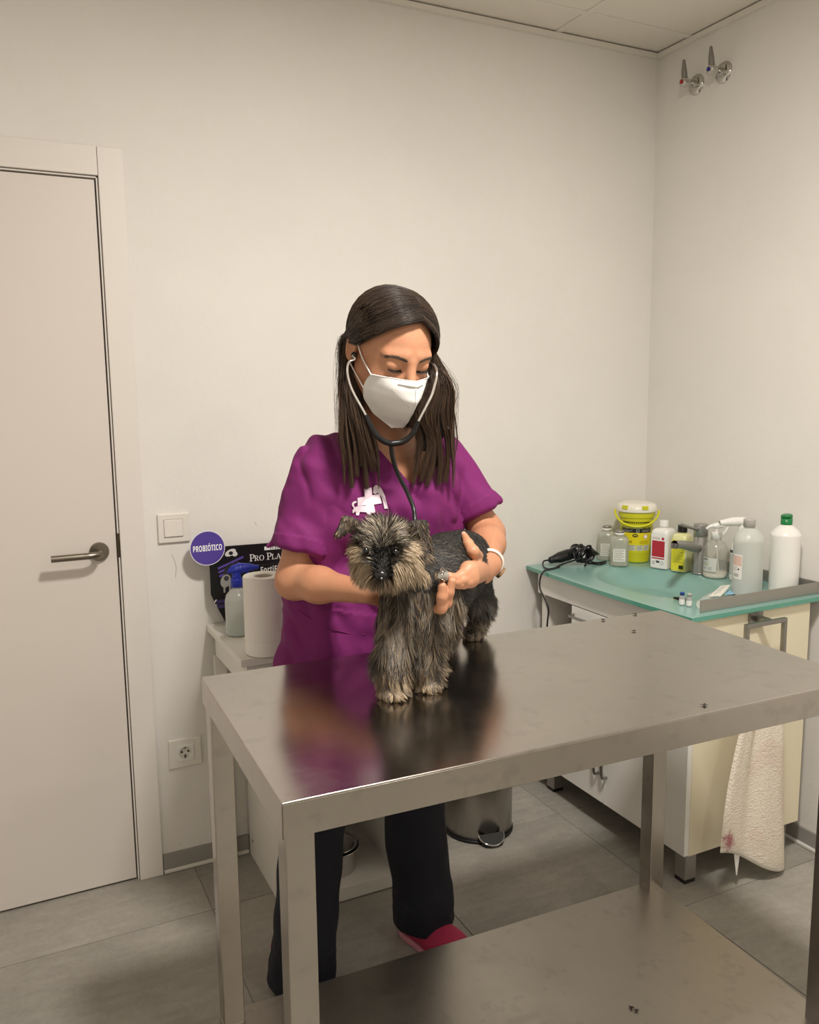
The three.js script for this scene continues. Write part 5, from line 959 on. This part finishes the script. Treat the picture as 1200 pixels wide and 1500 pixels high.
// ---- hair: a dark base and locks, then strands over it
const skullHair = ell(V(0, 0.032, -0.006), 0.08, 0.089, 0.097);
const lockPts = {
  R: [HL(-0.04, 0.02, -0.045), HL(-0.056, -0.03, -0.048), pz(516, 620, 0.765), pz(526, 680, 0.778)],
  L: [HL(0.05, 0.03, -0.01), HL(0.07, -0.04, 0.0), pz(641, 620, 0.785), pz(636, 680, 0.78)],
};
{
  const hb = (() => {
    const lr = [], k = [0.022, 0.024, 0.019, 0.008]; for (const s of ['R', 'L']) for (let i = 0; i < 3; i++) lr.push(cap(lockPts[s][i], lockPts[s][i + 1], k[i], k[i + 1]));
    const back = uni([cap(HL(0, -0.02, -0.04), HL(0.015, -0.1, -0.055), 0.05, 0.048), cap(HL(0.015, -0.1, -0.055), V(-1.375, 1.335, 0.655), 0.048, 0.05)], 0.02);
    lr.push(cap(HL(0.05, -0.04, 0.0), pz(610, 606, 0.79), 0.02, 0.016), cap(pz(610, 606, 0.79), pz(622, 655, 0.785), 0.016, 0.01));
    const locks = uni([...lr, back], 0.02), v = V();
    return (x, y, z) => {
      v.set(x, y, z).applyMatrix4(HI).multiplyScalar(1 / HS); const { x: a, y: b, z: c } = v;
      const side = a > 0 ? 0.018 * smooth(0.03, 0.07, a) * smooth(0.07, 0.0, b) : 0;
      const face = c - (0.058 - 0.85 * (0.09 - b) + side);
      const earGap = 0.036 - Math.hypot((a + 0.085) * 0.7, b - 0.0, c + 0.005);
      let cp = skullHair(a, b, c); cp = smax(cp, face, 0.006); cp = smax(cp, earGap, 0.006); cp = smax(cp, -0.09 - b, 0.02);
      let d = smin(cp * HS, locks(x, y, z), 0.01);
      d = smax(d, (0.034 - Math.hypot((a + 0.09) * 0.6, b, c + 0.004)) * HS, 0.006);
      return d + noise(x * 60, y * 8, z * 60) * 0.0012;
    };
  })();
  add(person, 'hair_base', nets(hb, HC.clone().add(V(-0.17, -0.34, -0.17)), HC.clone().add(V(0.17, 0.17, 0.15)), 0.0048), M.hairBase, 'dark brown hair');
  const tone = () => { const k = Math.pow(rnd(), 2.2); return [mix(0.016, 0.062, k), mix(0.0105, 0.038, k), mix(0.008, 0.023, k)]; };
  const ls = [];
  const ellP = (d, o) => { const k = 1 / Math.sqrt((d.x / (0.083 + o)) ** 2 + (d.y / (0.0925 + o)) ** 2 + (d.z / (0.1 + o)) ** 2); return HL(d.x * k, 0.032 + d.y * k, -0.006 + d.z * k); };
  for (let n = 0; n < 6200; n++) {
    const right = n % 2 === 0, t = Math.pow(rnd(), 0.85), phi = mix(0.66, 2.95, t), o = rr(-0.001, 0.006);
    const a = V(0.16, Math.sin(phi), Math.cos(phi)).normalize();
    const b = right ? V(-1, rr(-0.28, -0.08) + 0.06 * smooth(0.35, 0.1, t), (t < 0.25 ? mix(0.2, -0.3, t * 4) : mix(-0.3, -1.15, (t - 0.25) / 0.75)) + gauss() * 0.12).normalize() : V(1, rr(-0.45, 0.0), mix(0.32, -0.6, t) + gauss() * 0.06).normalize();
    const mid = a.clone().add(b).normalize(); if (right && t < 0.5) mid.lerp(V(-0.66, 0.34, 0.74), 0.8 * (1 - t * 2)).normalize(); else if (!right) mid.add(V(0, 0, 0.2 * (1 - t))).normalize();
    const pts = [];
    for (let i = 0; i <= 7; i++) { const s = i / 7, d = a.clone().multiplyScalar((1 - s) * (1 - s)).addScaledVector(mid, 2 * s * (1 - s)).addScaledVector(b, s * s).normalize(); pts.push(ellP(d, o + 0.004 * Math.sin(s * 3.1))); }
    const end = pts[pts.length - 1], u = gauss() * 0.5, wv = gauss(), cl = Math.round(u * 8) / 8 + (right ? 0.03 : -0.02), hs = Math.abs(Math.sin(cl * 91.7 + (right ? 0 : 5))), u1 = mix(u, cl, 0.35), u2 = mix(u, cl, 0.3), yEnd = mix(646, 718, clamp(0.25 + hs * 0.75 - rnd() * rnd() * 0.5, 0, 1)), stray = rnd() < 0.05 ? 1 : 0;
    let f;
    if (right) f = [HL(-0.081 + gauss() * 0.002, rr(-0.01, 0.01), -0.052 + gauss() * 0.007), pz(mix(497, 534, clamp(0.5 + u, 0, 1)), 600, 0.765 + wv * 0.018), pz(mix(498, 545, clamp(0.5 + u1 * 1.05, 0, 1)) + gauss() * 2 + Math.sin(cl * 40) * 4, 648, 0.78 + wv * 0.016), pz(mix(506, 556, clamp(0.5 + u2 * 1.15, 0, 1)) + gauss() * 1.5, yEnd, 0.79 + wv * 0.008)];
    else f = [pz(mix(624, 664, clamp(0.5 + u, 0, 1)), 565, 0.805 + wv * 0.016), pz(mix(598, 666, clamp(0.5 + u, 0, 1)), 603, 0.80 + wv * 0.018), pz(mix(614, 664, clamp(0.5 + u1 * 1.05, 0, 1)) + gauss() * 2 + Math.sin(cl * 37) * 4, 645, 0.79 + wv * 0.014), pz(mix(606, 664, clamp(0.5 + u2 * 1.2, 0, 1)) + gauss() * 1.5, yEnd, 0.793 + wv * 0.008)];
    if (right && t > 0.42) f.shift();
    if (t > 0.8 && rnd() < 0.5) { const e = end; f = [e.clone().add(V(right ? -0.002 : 0.002, -0.06, -0.01)), e.clone().add(V(0, -0.13, -0.02)), e.clone().add(V(gauss() * 0.01, -0.2, -0.03))]; }
    if (stray) f.forEach((p, i) => p.add(V((right ? -1 : 1) * rr(0, 0.014) + gauss() * 0.006, 0, gauss() * 0.008)));
    // keep the ends on top of the cloth
    f.forEach((p) => { if (scrubField(p.x, p.y, p.z) < 0.004) { const q = onScrub(p.x, p.y, 0.004 + Math.abs(wv) * 0.008); if (q.z > p.z && q.z - p.z < 0.09) p.z = q.z; } });
    const cv = even(new THREE.CatmullRomCurve3([...pts, ...f], false, 'centripetal').getPoints(44), 24); for (let i = 11; i <= 24; i++) { const k = (i - 10) / 14, w = Math.sin(i * 0.62 + cl * 50 + (right ? 0 : 2)); cv[i].x += 0.0042 * w * k; cv[i].z += 0.0016 * Math.abs(w) * k; }
    const c = tone(), e = [c[0] * 1.5 + 0.02, c[1] * 1.35 + 0.01, c[2] * 1.2 + 0.004];
    ls.push({ p: cv, r: stray ? 0.00035 : rr(0.00055, 0.00095), pow: 3, c0: c, c1: e });
  }
  for (let n = 0; n < 60; n++) { // flyaway hairs
    const a = ellP(V(gauss() * 0.8, 0.4 + rnd() * 0.8, gauss() * 0.7).normalize(), 0.003), d = a.clone().sub(HC).normalize(); ls.push({ p: [0, 1, 2, 3].map(i => a.clone().addScaledVector(d, 0.004 * i * rnd()).add(V(gauss() * 0.006 * i, -0.006 * i * i * 0.5 + 0.004 * i, gauss() * 0.004 * i))), r: 0.0003, c0: [0.03, 0.02, 0.013], c1: [0.05, 0.03, 0.02] });
  }
  const hm = add(person, 'hair', strands(ls), M.hair, 'long dark brown hair with lighter ends'); hm.userData.kind = 'stuff';
}
// ---- face mask
{
  const NU = 32, NV = 26, pos = [], idx = [], uv = [];
  const ctr = v => { const q = [[-0.013, 0.116], [-0.03, 0.128], [-0.05, 0.134], [-0.075, 0.128], [-0.1, 0.113], [-0.128, 0.088]]; const f = v * 5, k = Math.min(4, Math.floor(f)), t = f - k; return [mix(q[k][0], q[k + 1][0], t), mix(q[k][1], q[k + 1][1], t)]; };
  const tipx = v => 0.017 * v * v;
  const sid = (v, u) => { const q = u > 0 ? [[0.066, -0.024, 0.062], [0.069, -0.042, 0.053], [0.069, -0.06, 0.046], [0.057, -0.083, 0.038], [0.036, -0.108, 0.05], [0.006, -0.131, 0.083]] : [[0.066, -0.024, 0.062], [0.069, -0.042, 0.053], [0.0695, -0.06, 0.046], [0.062, -0.084, 0.046], [0.042, -0.11, 0.06], [0.006, -0.131, 0.084]]; const f = v * 5, k = Math.min(4, Math.floor(f)), t = f - k; return [0, 1, 2].map(i => mix(q[k][i], q[k + 1][i], t)); };
  for (let s = 0; s < 2; s++) for (let j = 0; j <= NV; j++) for (let i = 0; i <= NU; i++) {
    const u = i / NU * 2 - 1, v = j / NV, w = Math.abs(u), [cy, cz] = ctr(v), [sx, sy, sz] = sid(v, u);
    let x = u * sx + tipx(v) * (1 - w), y = mix(cy, sy, Math.pow(w, 1.3)), z = mix(cz, sz, Math.pow(w, 1.25)) + 0.011 * Math.sin(Math.PI * w) * Math.sin(Math.PI * clamp(v * 0.9 + 0.08, 0, 1)) * (u > 0 ? Math.max(0, 1 - 1.6 * v) : 1 - 0.6 * v);
    z += 0.0012 * Math.sin(w * 9 + v * 14) * (1 - v) - (s ? 0.0022 : 0); z += noise(u * 3, v * 4, 0.4) * 0.002;
    const p = HL(x, y, z); pos.push(p.x, p.y, p.z); uv.push(u * 0.1, v * 0.1);
  }
  const n1 = (NU + 1) * (NV + 1); for (let s = 0; s < 2; s++) for (let j = 0; j < NV; j++) for (let i = 0; i < NU; i++) { const a = s * n1 + j * (NU + 1) + i, b = a + 1, c = a + NU + 1, d = c + 1; s ? idx.push(a, b, c, b, d, c) : idx.push(a, c, b, b, c, d); }
  const at = (u, v, o = 0.0006) => { const w = Math.abs(u), [cy, cz] = ctr(v), [sx, sy, sz] = sid(v, u); return HL(u * sx + tipx(v) * (1 - w), mix(cy, sy, Math.pow(w, 1.3)), mix(cz, sz, Math.pow(w, 1.25)) + 0.011 * Math.sin(Math.PI * w) * Math.sin(Math.PI * clamp(v * 0.9 + 0.08, 0, 1)) * (u > 0 ? Math.max(0, 1 - 1.6 * v) : 1 - 0.6 * v) + 0.0012 * Math.sin(w * 9 + v * 14) * (1 - v) + noise(u * 3, v * 4, 0.4) * 0.002 + o); };
  const g = new THREE.BufferGeometry(); g.setAttribute('position', new THREE.BufferAttribute(new Float32Array(pos), 3)); g.setAttribute('uv', new THREE.BufferAttribute(new Float32Array(uv), 2)); g.setIndex(idx); g.computeVertexNormals();
  const m = add(person, 'face_mask', g, M.maskCloth, 'white folded respirator mask');
  const edge = []; for (let i = 0; i <= 24; i++) edge.push(at(i / 12 - 1, 0, -0.0006)); add(m, 'top_edge', tube(edge, 0.0012, 48, 6), M.maskCloth);
  const nose = []; for (let i = 0; i <= 12; i++) nose.push(at(mix(-0.42, 0.42, i / 12), 0.09, 0.0004)); add(m, 'nose_clip', limbTube(nose, [0.0022, 0.0028, 0.0028, 0.0022], 24, 8), M.maskCloth);
  const fold = []; for (let i = 0; i <= 20; i++) fold.push(at(0, i / 20, 0.0002)); add(m, 'centre_fold', tube(fold, 0.0011, 40, 6), M.maskCloth);
  const dash = []; for (let i = 0; i < 11; i++) { const a = at(mix(-0.55, -0.12, i / 11), mix(0.22, 0.52, i / 11)), b = at(mix(-0.55, -0.12, (i + 0.55) / 11), mix(0.22, 0.52, (i + 0.55) / 11)); dash.push(between(a, b, 0.0004, 0.0004, 5)); } add(m, 'stitch_print', merge(dash), std(0xa9a6a0, 0.8));
  for (const s of [-1, 1]) {
    add(m, 'ear_loop', tube([at(s * 0.97, 0.05), HL(s * 0.073, -0.005, 0.022), HL(s * 0.0785, 0.018, 0.0), HL(s * 0.08, 0.028, -0.012)], 0.0016, 30, 6), M.maskCloth);
    add(m, 'ear_loop', tube([at(s * 0.97, 0.45), HL(s * 0.071, -0.05, 0.02), HL(s * 0.076, -0.035, -0.01), HL(s * 0.082, -0.02, -0.028)], 0.0016, 30, 6), M.maskCloth);
  }
}
// ---- bracelet watch on her left wrist
{
  const w = J.wL, d = J.wL.clone().sub(J.eL).normalize(), q = new THREE.Quaternion().setFromUnitVectors(V(0, 0, 1), d), c = w.clone().addScaledVector(d, -0.012);
  const g = new THREE.TorusGeometry(0.0305, 0.0035, 8, 40); g.scale(1, 1, 2.0); g.applyQuaternion(q); g.translate(c.x, c.y, c.z);
  const wt = add(person, 'watch_strap', g, phys(0xe7ddd0, 0.4), 'pale watch strap');
  const e = c.clone().add(V(0.022, -0.018, 0.0).applyQuaternion(q)); const f = new THREE.CylinderGeometry(0.014, 0.014, 0.006, 24); f.applyQuaternion(new THREE.Quaternion().setFromUnitVectors(V(0, 1, 0), e.clone().sub(c).normalize())); f.translate(e.x + (e.x - c.x) * 0.25, e.y + (e.y - c.y) * 0.25, e.z); add(wt, 'watch_case', f, std(0xc9a887, 0.25, { metalness: 1 }));
}
// ================================================================ stethoscope
{
  const A = HL(-0.083, -0.008, 0.006), B = HL(0.083, -0.008, 0.006), t = thing('stethoscope', 'black stethoscope with steel ear tubes hanging from the ears', 'stethoscope', pz(575, 650, 0.83));
  const yk = pz(573, 650, 0.842), jL = pz(536, 608, 0.832), jR = pz(613, 617, 0.875);
  const L1 = pz(512, 530, 0.80), L2 = pz(509, 541, 0.80), R1 = pz(640, 545, 0.87), R2 = pz(634, 575, 0.875);
  const metal = std(0xd8d4ce, 0.22, { metalness: 0.85 });
  add(t, 'ear_tube', tube([A.clone().add(V(-0.004, 0, 0.002)), pz(520, 526, 0.80), L1, L2, pz(514, 566, 0.81), jL], 0.0027, 60, 10), metal);
  add(t, 'ear_tube', tube([B.clone().add(V(0.004, 0, 0.002)), R1, R2, pz(626, 592, 0.877), jR], 0.0027, 60, 10), metal);
  add(t, 'ear_tip', ball(A, 0.006, 0.007, 0.006), M.rubber); add(t, 'ear_tip', ball(B, 0.006, 0.007, 0.006), M.rubber);
  add(t, 'yoke', merge([limbTube([jL, pz(548, 632, 0.838), pz(560, 645, 0.842), yk], [0.0042, 0.0058, 0.0065, 0.007], 30, 12), limbTube([jR, pz(603, 637, 0.86), pz(590, 647, 0.85), yk], [0.0042, 0.0058, 0.0065, 0.007], 30, 12), ball(yk, 0.009, 0.007, 0.006)]), M.rubber);
  add(t, 'tube', tube([yk, pz(575, 668, 0.835), pz(582, 692, 0.83), pz(597, 722, 0.835), pz(606, 745, 0.85), pz(608, 765, 0.87), pz(612, 790, 0.875), pd(640, 825, 1.86), pd(662, 862, TIPD + 0.05), pd(655, 860, TIPD + 0.01), pd(650, 853, TIPD + 0.002)], 0.0052, 100, 12), M.rubber);
  const c = pd(647, 843, TIPD), n = V(-0.55, 0.25, 0.8).normalize(), q = new THREE.Quaternion().setFromUnitVectors(V(0, 1, 0), n);
  const g = lathe(V(0, 0, 0), [[0, 0.011], [0.007, 0.011], [0.009, 0.007], [0.009, 0.003], [0.0132, 0.001], [0.014, -0.003], [0.0132, -0.006], [0, -0.006]], 36); g.applyQuaternion(q); g.translate(c.x, c.y, c.z); add(t, 'chest_piece', g, M.chrome, 'chrome chest piece');
}

// ================================================================ the dog
{
  const base = V(-1.42, TY, 0.97), t = thing('dog', 'small shaggy grey and tan terrier standing on the steel table', 'dog', base);
  const { field, HdC, nose, f, rx, up, eyes } = DOG;
  const geo = nets(field, V(-1.70, 0.876, 0.75), V(-1.17, 1.25, 1.21), 0.0052);
  const P = geo.attributes.position, N = geo.attributes.normal, I = geo.index;
  add(t, 'body', geo.clone(), std(0x1b1815, 0.8));
  // sample the skin evenly
  const area = []; let tot = 0; const a = V(), b = V(), c = V(), e1 = V(), e2 = V();
  for (let i = 0; i < I.count; i += 3) { a.fromBufferAttribute(P, I.getX(i)); b.fromBufferAttribute(P, I.getX(i + 1)); c.fromBufferAttribute(P, I.getX(i + 2)); e1.subVectors(b, a); e2.subVectors(c, a); tot += e1.cross(e2).length() / 2; area.push(tot); }
  const pick = () => { const v = rnd() * tot; let lo = 0, hi = area.length - 1; while (lo < hi) { const m = lo + hi >> 1; if (area[m] < v) lo = m + 1; else hi = m; } let u = rnd(), w = rnd(); if (u + w > 1) { u = 1 - u; w = 1 - w; } const i = lo * 3, p = V(), n = V(); for (const [k, q] of [[0, 1 - u - w], [1, u], [2, w]]) { const id = I.getX(i + k); p.x += P.getX(id) * q; p.y += P.getY(id) * q; p.z += P.getZ(id) * q; n.x += N.getX(id) * q; n.y += N.getY(id) * q; n.z += N.getZ(id) * q; } return [p, n.normalize()]; };
  const col = { black: [0.013, 0.012, 0.011], dark: [0.035, 0.03, 0.025], grey: [0.14, 0.12, 0.095], silver: [0.33, 0.29, 0.235], tan: [0.42, 0.3, 0.175], cream: [0.62, 0.49, 0.33], brown: [0.16, 0.105, 0.06] };
  const cm = (p, q, k) => [0, 1, 2].map(i => mix(p[i], q[i], k));
  const back = V(0.74, 0, -0.67), coats = { coat: [], head_fur: [], leg_fur: [] };
  for (let n = 0; n < 125000; n++) {
    const [p, nr] = pick(); const h = p.clone().sub(HdC), hx = h.dot(rx), hy = h.dot(up), hz = h.dot(f), sx = Math.tanh(hx / 0.025);
    const sA = (p.x + 1.312) * -0.74 + (p.z - 0.872) * 0.67;                       // along the trunk, rump to chest
    const inHead = hz > -0.02 && h.length() < 0.135 && (hz > 0.005 || hy > -0.025 || h.length() < 0.062) && (hy > -0.05 || hz > 0.03);
    let dir = V(), len, c0, c1, r = 0.00062, key = 'coat', jit = 0.14, clump = 0.45, wave = 0.3, cell = 0.008;
    if (inHead) {
      key = 'head_fur'; clump = 0.55; jit = 0.16;
      const dn = p.distanceTo(nose), eyeD = Math.min(p.distanceTo(eyes[0]), p.distanceTo(eyes[1])), k = rnd();
      if (dn < 0.0115 || eyeD < 0.0075) continue;
      const bridge = Math.abs(hx) < 0.0155 && hy < 0.02 && hz > 0.03 && p.y > nose.y - 0.006;
      if (bridge) { len = rr(0.005, 0.011); dir.copy(nr).multiplyScalar(0.5).addScaledVector(up, 0.6).addScaledVector(rx, sx * 0.5); c0 = col.black; c1 = k > 0.88 ? col.grey : cm(col.black, col.dark, rnd()); }
      else if (hy < -0.004) { // cheeks and beard
        len = rr(0.018, 0.036); dir.copy(nr).multiplyScalar(0.42).addScaledVector(up, -0.8).addScaledVector(rx, sx * 0.28);
        c0 = cm(col.brown, col.cream, 0.2 + k * 0.6); c1 = k > 0.22 ? cm(col.tan, col.cream, rnd()) : cm(col.brown, col.grey, rnd());
        if (Math.abs(hx) < 0.016 && hz > 0.045) { c0 = col.dark; c1 = cm(col.brown, col.tan, rnd()); len *= 0.85; }
        if (hz < 0.004) { c0 = col.dark; c1 = k > 0.55 ? cm(col.brown, col.tan, rnd()) : col.dark; len *= 0.7; }
      } else if (eyeD < 0.017) { len = rr(0.006, 0.012); dir.copy(nr).multiplyScalar(0.6).addScaledVector(up, 0.4).addScaledVector(rx, sx * 0.6); c0 = col.black; c1 = k > 0.65 ? cm(col.brown, col.tan, rnd()) : col.dark; }
      else if (hy < 0.016 && Math.abs(hx) > 0.03) { len = rr(0.014, 0.026); dir.copy(nr).multiplyScalar(0.35).addScaledVector(up, -0.25).addScaledVector(rx, sx * 0.7); c0 = cm(col.brown, col.cream, k * 0.7); c1 = hz > 0.01 ? cm(col.tan, col.cream, rnd()) : cm(col.grey, col.brown, rnd()); }
      else { // crown
        len = rr(0.013, 0.027); dir.copy(nr).multiplyScalar(0.55).addScaledVector(up, 0.45).addScaledVector(rx, sx * 0.65);
        const top = smooth(0.015, 0.045, hy); c0 = cm(col.dark, col.silver, rnd() * 0.7); c1 = k > 0.55 - top * 0.35 ? cm(col.silver, col.cream, rnd()) : k > 0.2 ? cm(col.grey, col.silver, rnd()) : col.dark;
        if (hz < 0.002) { c0 = col.dark; c1 = k > 0.55 ? cm(col.brown, col.grey, rnd()) : col.dark; }
      }
    } else if (p.y > (sA > 0.262 ? 1.085 : sA > 0.15 ? mix(0.985, 1.03, smooth(0.2, 0.262, sA)) : sA < 0.06 ? 1.0 : 0.955)) { // clipped back, neck, shoulder and flanks
      len = rr(0.008, 0.016); dir.copy(nr).multiplyScalar(0.3).addScaledVector(back, 0.75).add(V(0, -0.5, 0)); const k = rnd(); c0 = col.black; c1 = k > 0.93 ? col.grey : cm(col.black, col.dark, rnd() * 0.9); clump = 0.6; cell = 0.006;
      if (sA > 0.2 && k > 0.85) c1 = cm(col.grey, col.silver, rnd() * 0.5);
    } else { // chest and legs: long hanging hair
      key = 'leg_fur'; clump = 0.85; jit = 0.12; wave = 2.0; cell = 0.015;
      const front = sA > 0.15, low = smooth(0.985, 0.9, p.y);
      len = front ? rr(0.035, 0.065) * mix(1, 0.5, low) : rr(0.022, 0.048) * mix(1, 0.6, low);
      if (p.y < 0.9) len = rr(0.005, 0.012);
      dir.copy(nr).multiplyScalar(front ? mix(0.18, 0.5, low) : 0.32).add(V(0, -1, 0)); if (!front) dir.addScaledVector(back, p.x > -1.3 ? 0.75 : 0.35); else if (low > 0.2) dir.add(V(0.22 * low, 0, 0.1));
      const k = clamp(rnd() * 0.55 + 0.45 * (0.5 + noise(p.x * 70, p.y * 25, p.z * 70) * 1.3), 0, 1);
      if (front) { c0 = cm(col.dark, col.brown, rnd() * 0.7); c1 = k > 0.6 ? cm(col.grey, col.silver, rnd()) : k > 0.47 ? cm(col.brown, col.tan, rnd()) : cm(col.black, col.dark, rnd()); if (low > 0.35) { c0 = cm(col.brown, col.grey, rnd()); c1 = k > 0.5 ? cm(col.tan, col.cream, rnd() * 0.7) : cm(col.dark, col.grey, rnd()); } if (p.y < 0.9) { c0 = col.tan; c1 = col.cream; } }
      else { c0 = col.black; c1 = k > 0.62 ? col.grey : col.dark; if (low > 0.3) { c0 = cm(col.dark, col.grey, rnd()); c1 = k > 0.4 ? cm(col.silver, col.tan, rnd()) : col.grey; } }
      r = 0.0007;
    }
    dir.normalize(); const q0 = 45, nj = V(noise(p.x * q0, p.y * q0 * 0.5, p.z * q0), noise(p.x * q0 + 31, p.y * q0 * 0.5, p.z * q0) * 0.4, noise(p.x * q0, p.y * q0 * 0.5 + 17, p.z * q0));
    dir.addScaledVector(nj, 0.8).addScaledVector(V(gauss(), gauss(), gauss()), jit).normalize();
    // tips of neighbouring hairs draw together into locks
    const cc = V((Math.floor(p.x / cell) + 0.5) * cell, (Math.floor(p.y / cell) + 0.5) * cell, (Math.floor(p.z / cell) + 0.5) * cell).sub(p); cc.addScaledVector(nr, -cc.dot(nr)).multiplyScalar(clump);
    const bend = V(-nj.x * wave, -0.3 - rnd() * 0.25, -nj.z * wave), pts = [], seg = len > 0.028 ? 6 : 4;
    let q = p.clone().addScaledVector(nr, -0.0008), d = dir.clone(); pts.push(q.clone());
    for (let i = 0; i < seg; i++) { q.addScaledVector(d, len / seg); d.addScaledVector(bend, 0.25).normalize(); const dd = field(q.x, q.y, q.z); if (dd < 0.0012) { q.addScaledVector(nr, 0.0012 - dd); d.addScaledVector(nr, 0.25).normalize(); } const o = q.clone().addScaledVector(cc, Math.pow((i + 1) / seg, 1.5)); if (o.y < TY + 0.001) o.y = TY + 0.001; pts.push(o); }
    coats[key].push({ p: pts, r: r * rr(0.7, 1.25), n: nr, c0, c1 });
  }
  const labels = { coat: 'short black clipped coat', head_fur: 'tousled grey and tan head hair', leg_fur: 'long grey and tan hair on chest and legs' };
  for (const k of Object.keys(coats)) { const m = add(t, k, ribbons(coats[k]), M.fur, labels[k]); m.userData.kind = 'stuff'; }
  // nose, eyes, ears
  const ng = uni([ell(V(0, 0.001, 0), 0.0105, 0.0075, 0.008), ell(V(0, -0.005, -0.001), 0.006, 0.005, 0.006)], 0.005), nl = ell(V(-0.005, -0.0015, 0.007), 0.0022, 0.0018, 0.003), n2 = ell(V(0.005, -0.0015, 0.007), 0.0022, 0.0018, 0.003);
  const nm = nets((x, y, z) => Math.max(ng(x, y, z), -nl(x, y, z), -n2(x, y, z)), V(-0.014, -0.014, -0.012), V(0.014, 0.012, 0.012), 0.001); nm.applyMatrix4(new THREE.Matrix4().makeBasis(rx, up, f).setPosition(nose)); add(t, 'nose', nm, phys(0x0d0b0a, 0.3, { clearcoat: 0.6 }), 'wet black nose');
  for (const e of eyes) { const o = CP.clone().sub(e).normalize(); add(t, 'eye', ball(e.clone().addScaledVector(o, 0.0028), 0.0066), phys(0x0b0706, 0.2, { clearcoat: 0.3 }), 'dark glossy eye'); }
  for (const s of [-1, 1]) {
    const b0 = s < 0 ? pz(521, 766, 1.07) : pz(604, 768, 1.075), b1 = s < 0 ? pz(507, 760, 1.075) : pz(621, 766, 1.07), tip = s < 0 ? pz(496, 780, 1.085) : pz(631, 805, 1.085), md = b0.clone().lerp(b1, 0.5);
    const ef = uni([cap(b0, b1, 0.007, 0.0055), cap(b1, tip, 0.0055, 0.002), cap(md, tip, 0.007, 0.002), cap(b0, tip, 0.006, 0.002)], 0.006);
    const [lo, hi] = boundsOf([b0, b1, tip], 0.02); const eg = nets(ef, lo, hi, 0.003), em = add(t, 'ear', eg.clone(), std(0x2a211a, 0.8), 'small folded ear');
    const ep = eg.attributes.position, en = eg.attributes.normal, ls = [], fall = tip.clone().sub(md).normalize();
    for (let i = 0; i < 2600; i++) { const k = Math.floor(rnd() * ep.count), p = V(ep.getX(k), ep.getY(k), ep.getZ(k)), n = V(en.getX(k), en.getY(k), en.getZ(k)), d = fall.clone().addScaledVector(n, 0.5).add(V(gauss() * 0.3, gauss() * 0.3, gauss() * 0.3)).normalize(), l = rr(0.003, 0.009); const kk = rnd(); ls.push({ p: [0, 1, 2, 3].map(q => p.clone().addScaledVector(d, l * q / 3).add(V(0, -0.0006 * q * q, 0))), r: 0.0006, n, c0: s < 0 ? col.dark : col.black, c1: kk > 0.88 ? col.tan : kk > 0.5 ? col.brown : col.dark }); }
    const ff = add(em, 'ear_fur', ribbons(ls), M.fur); ff.userData.kind = 'stuff';
  }
}
scene.traverse(o => { if (o.isMesh) { o.castShadow = true; o.receiveShadow = true; } });
renderer.render(scene, camera);
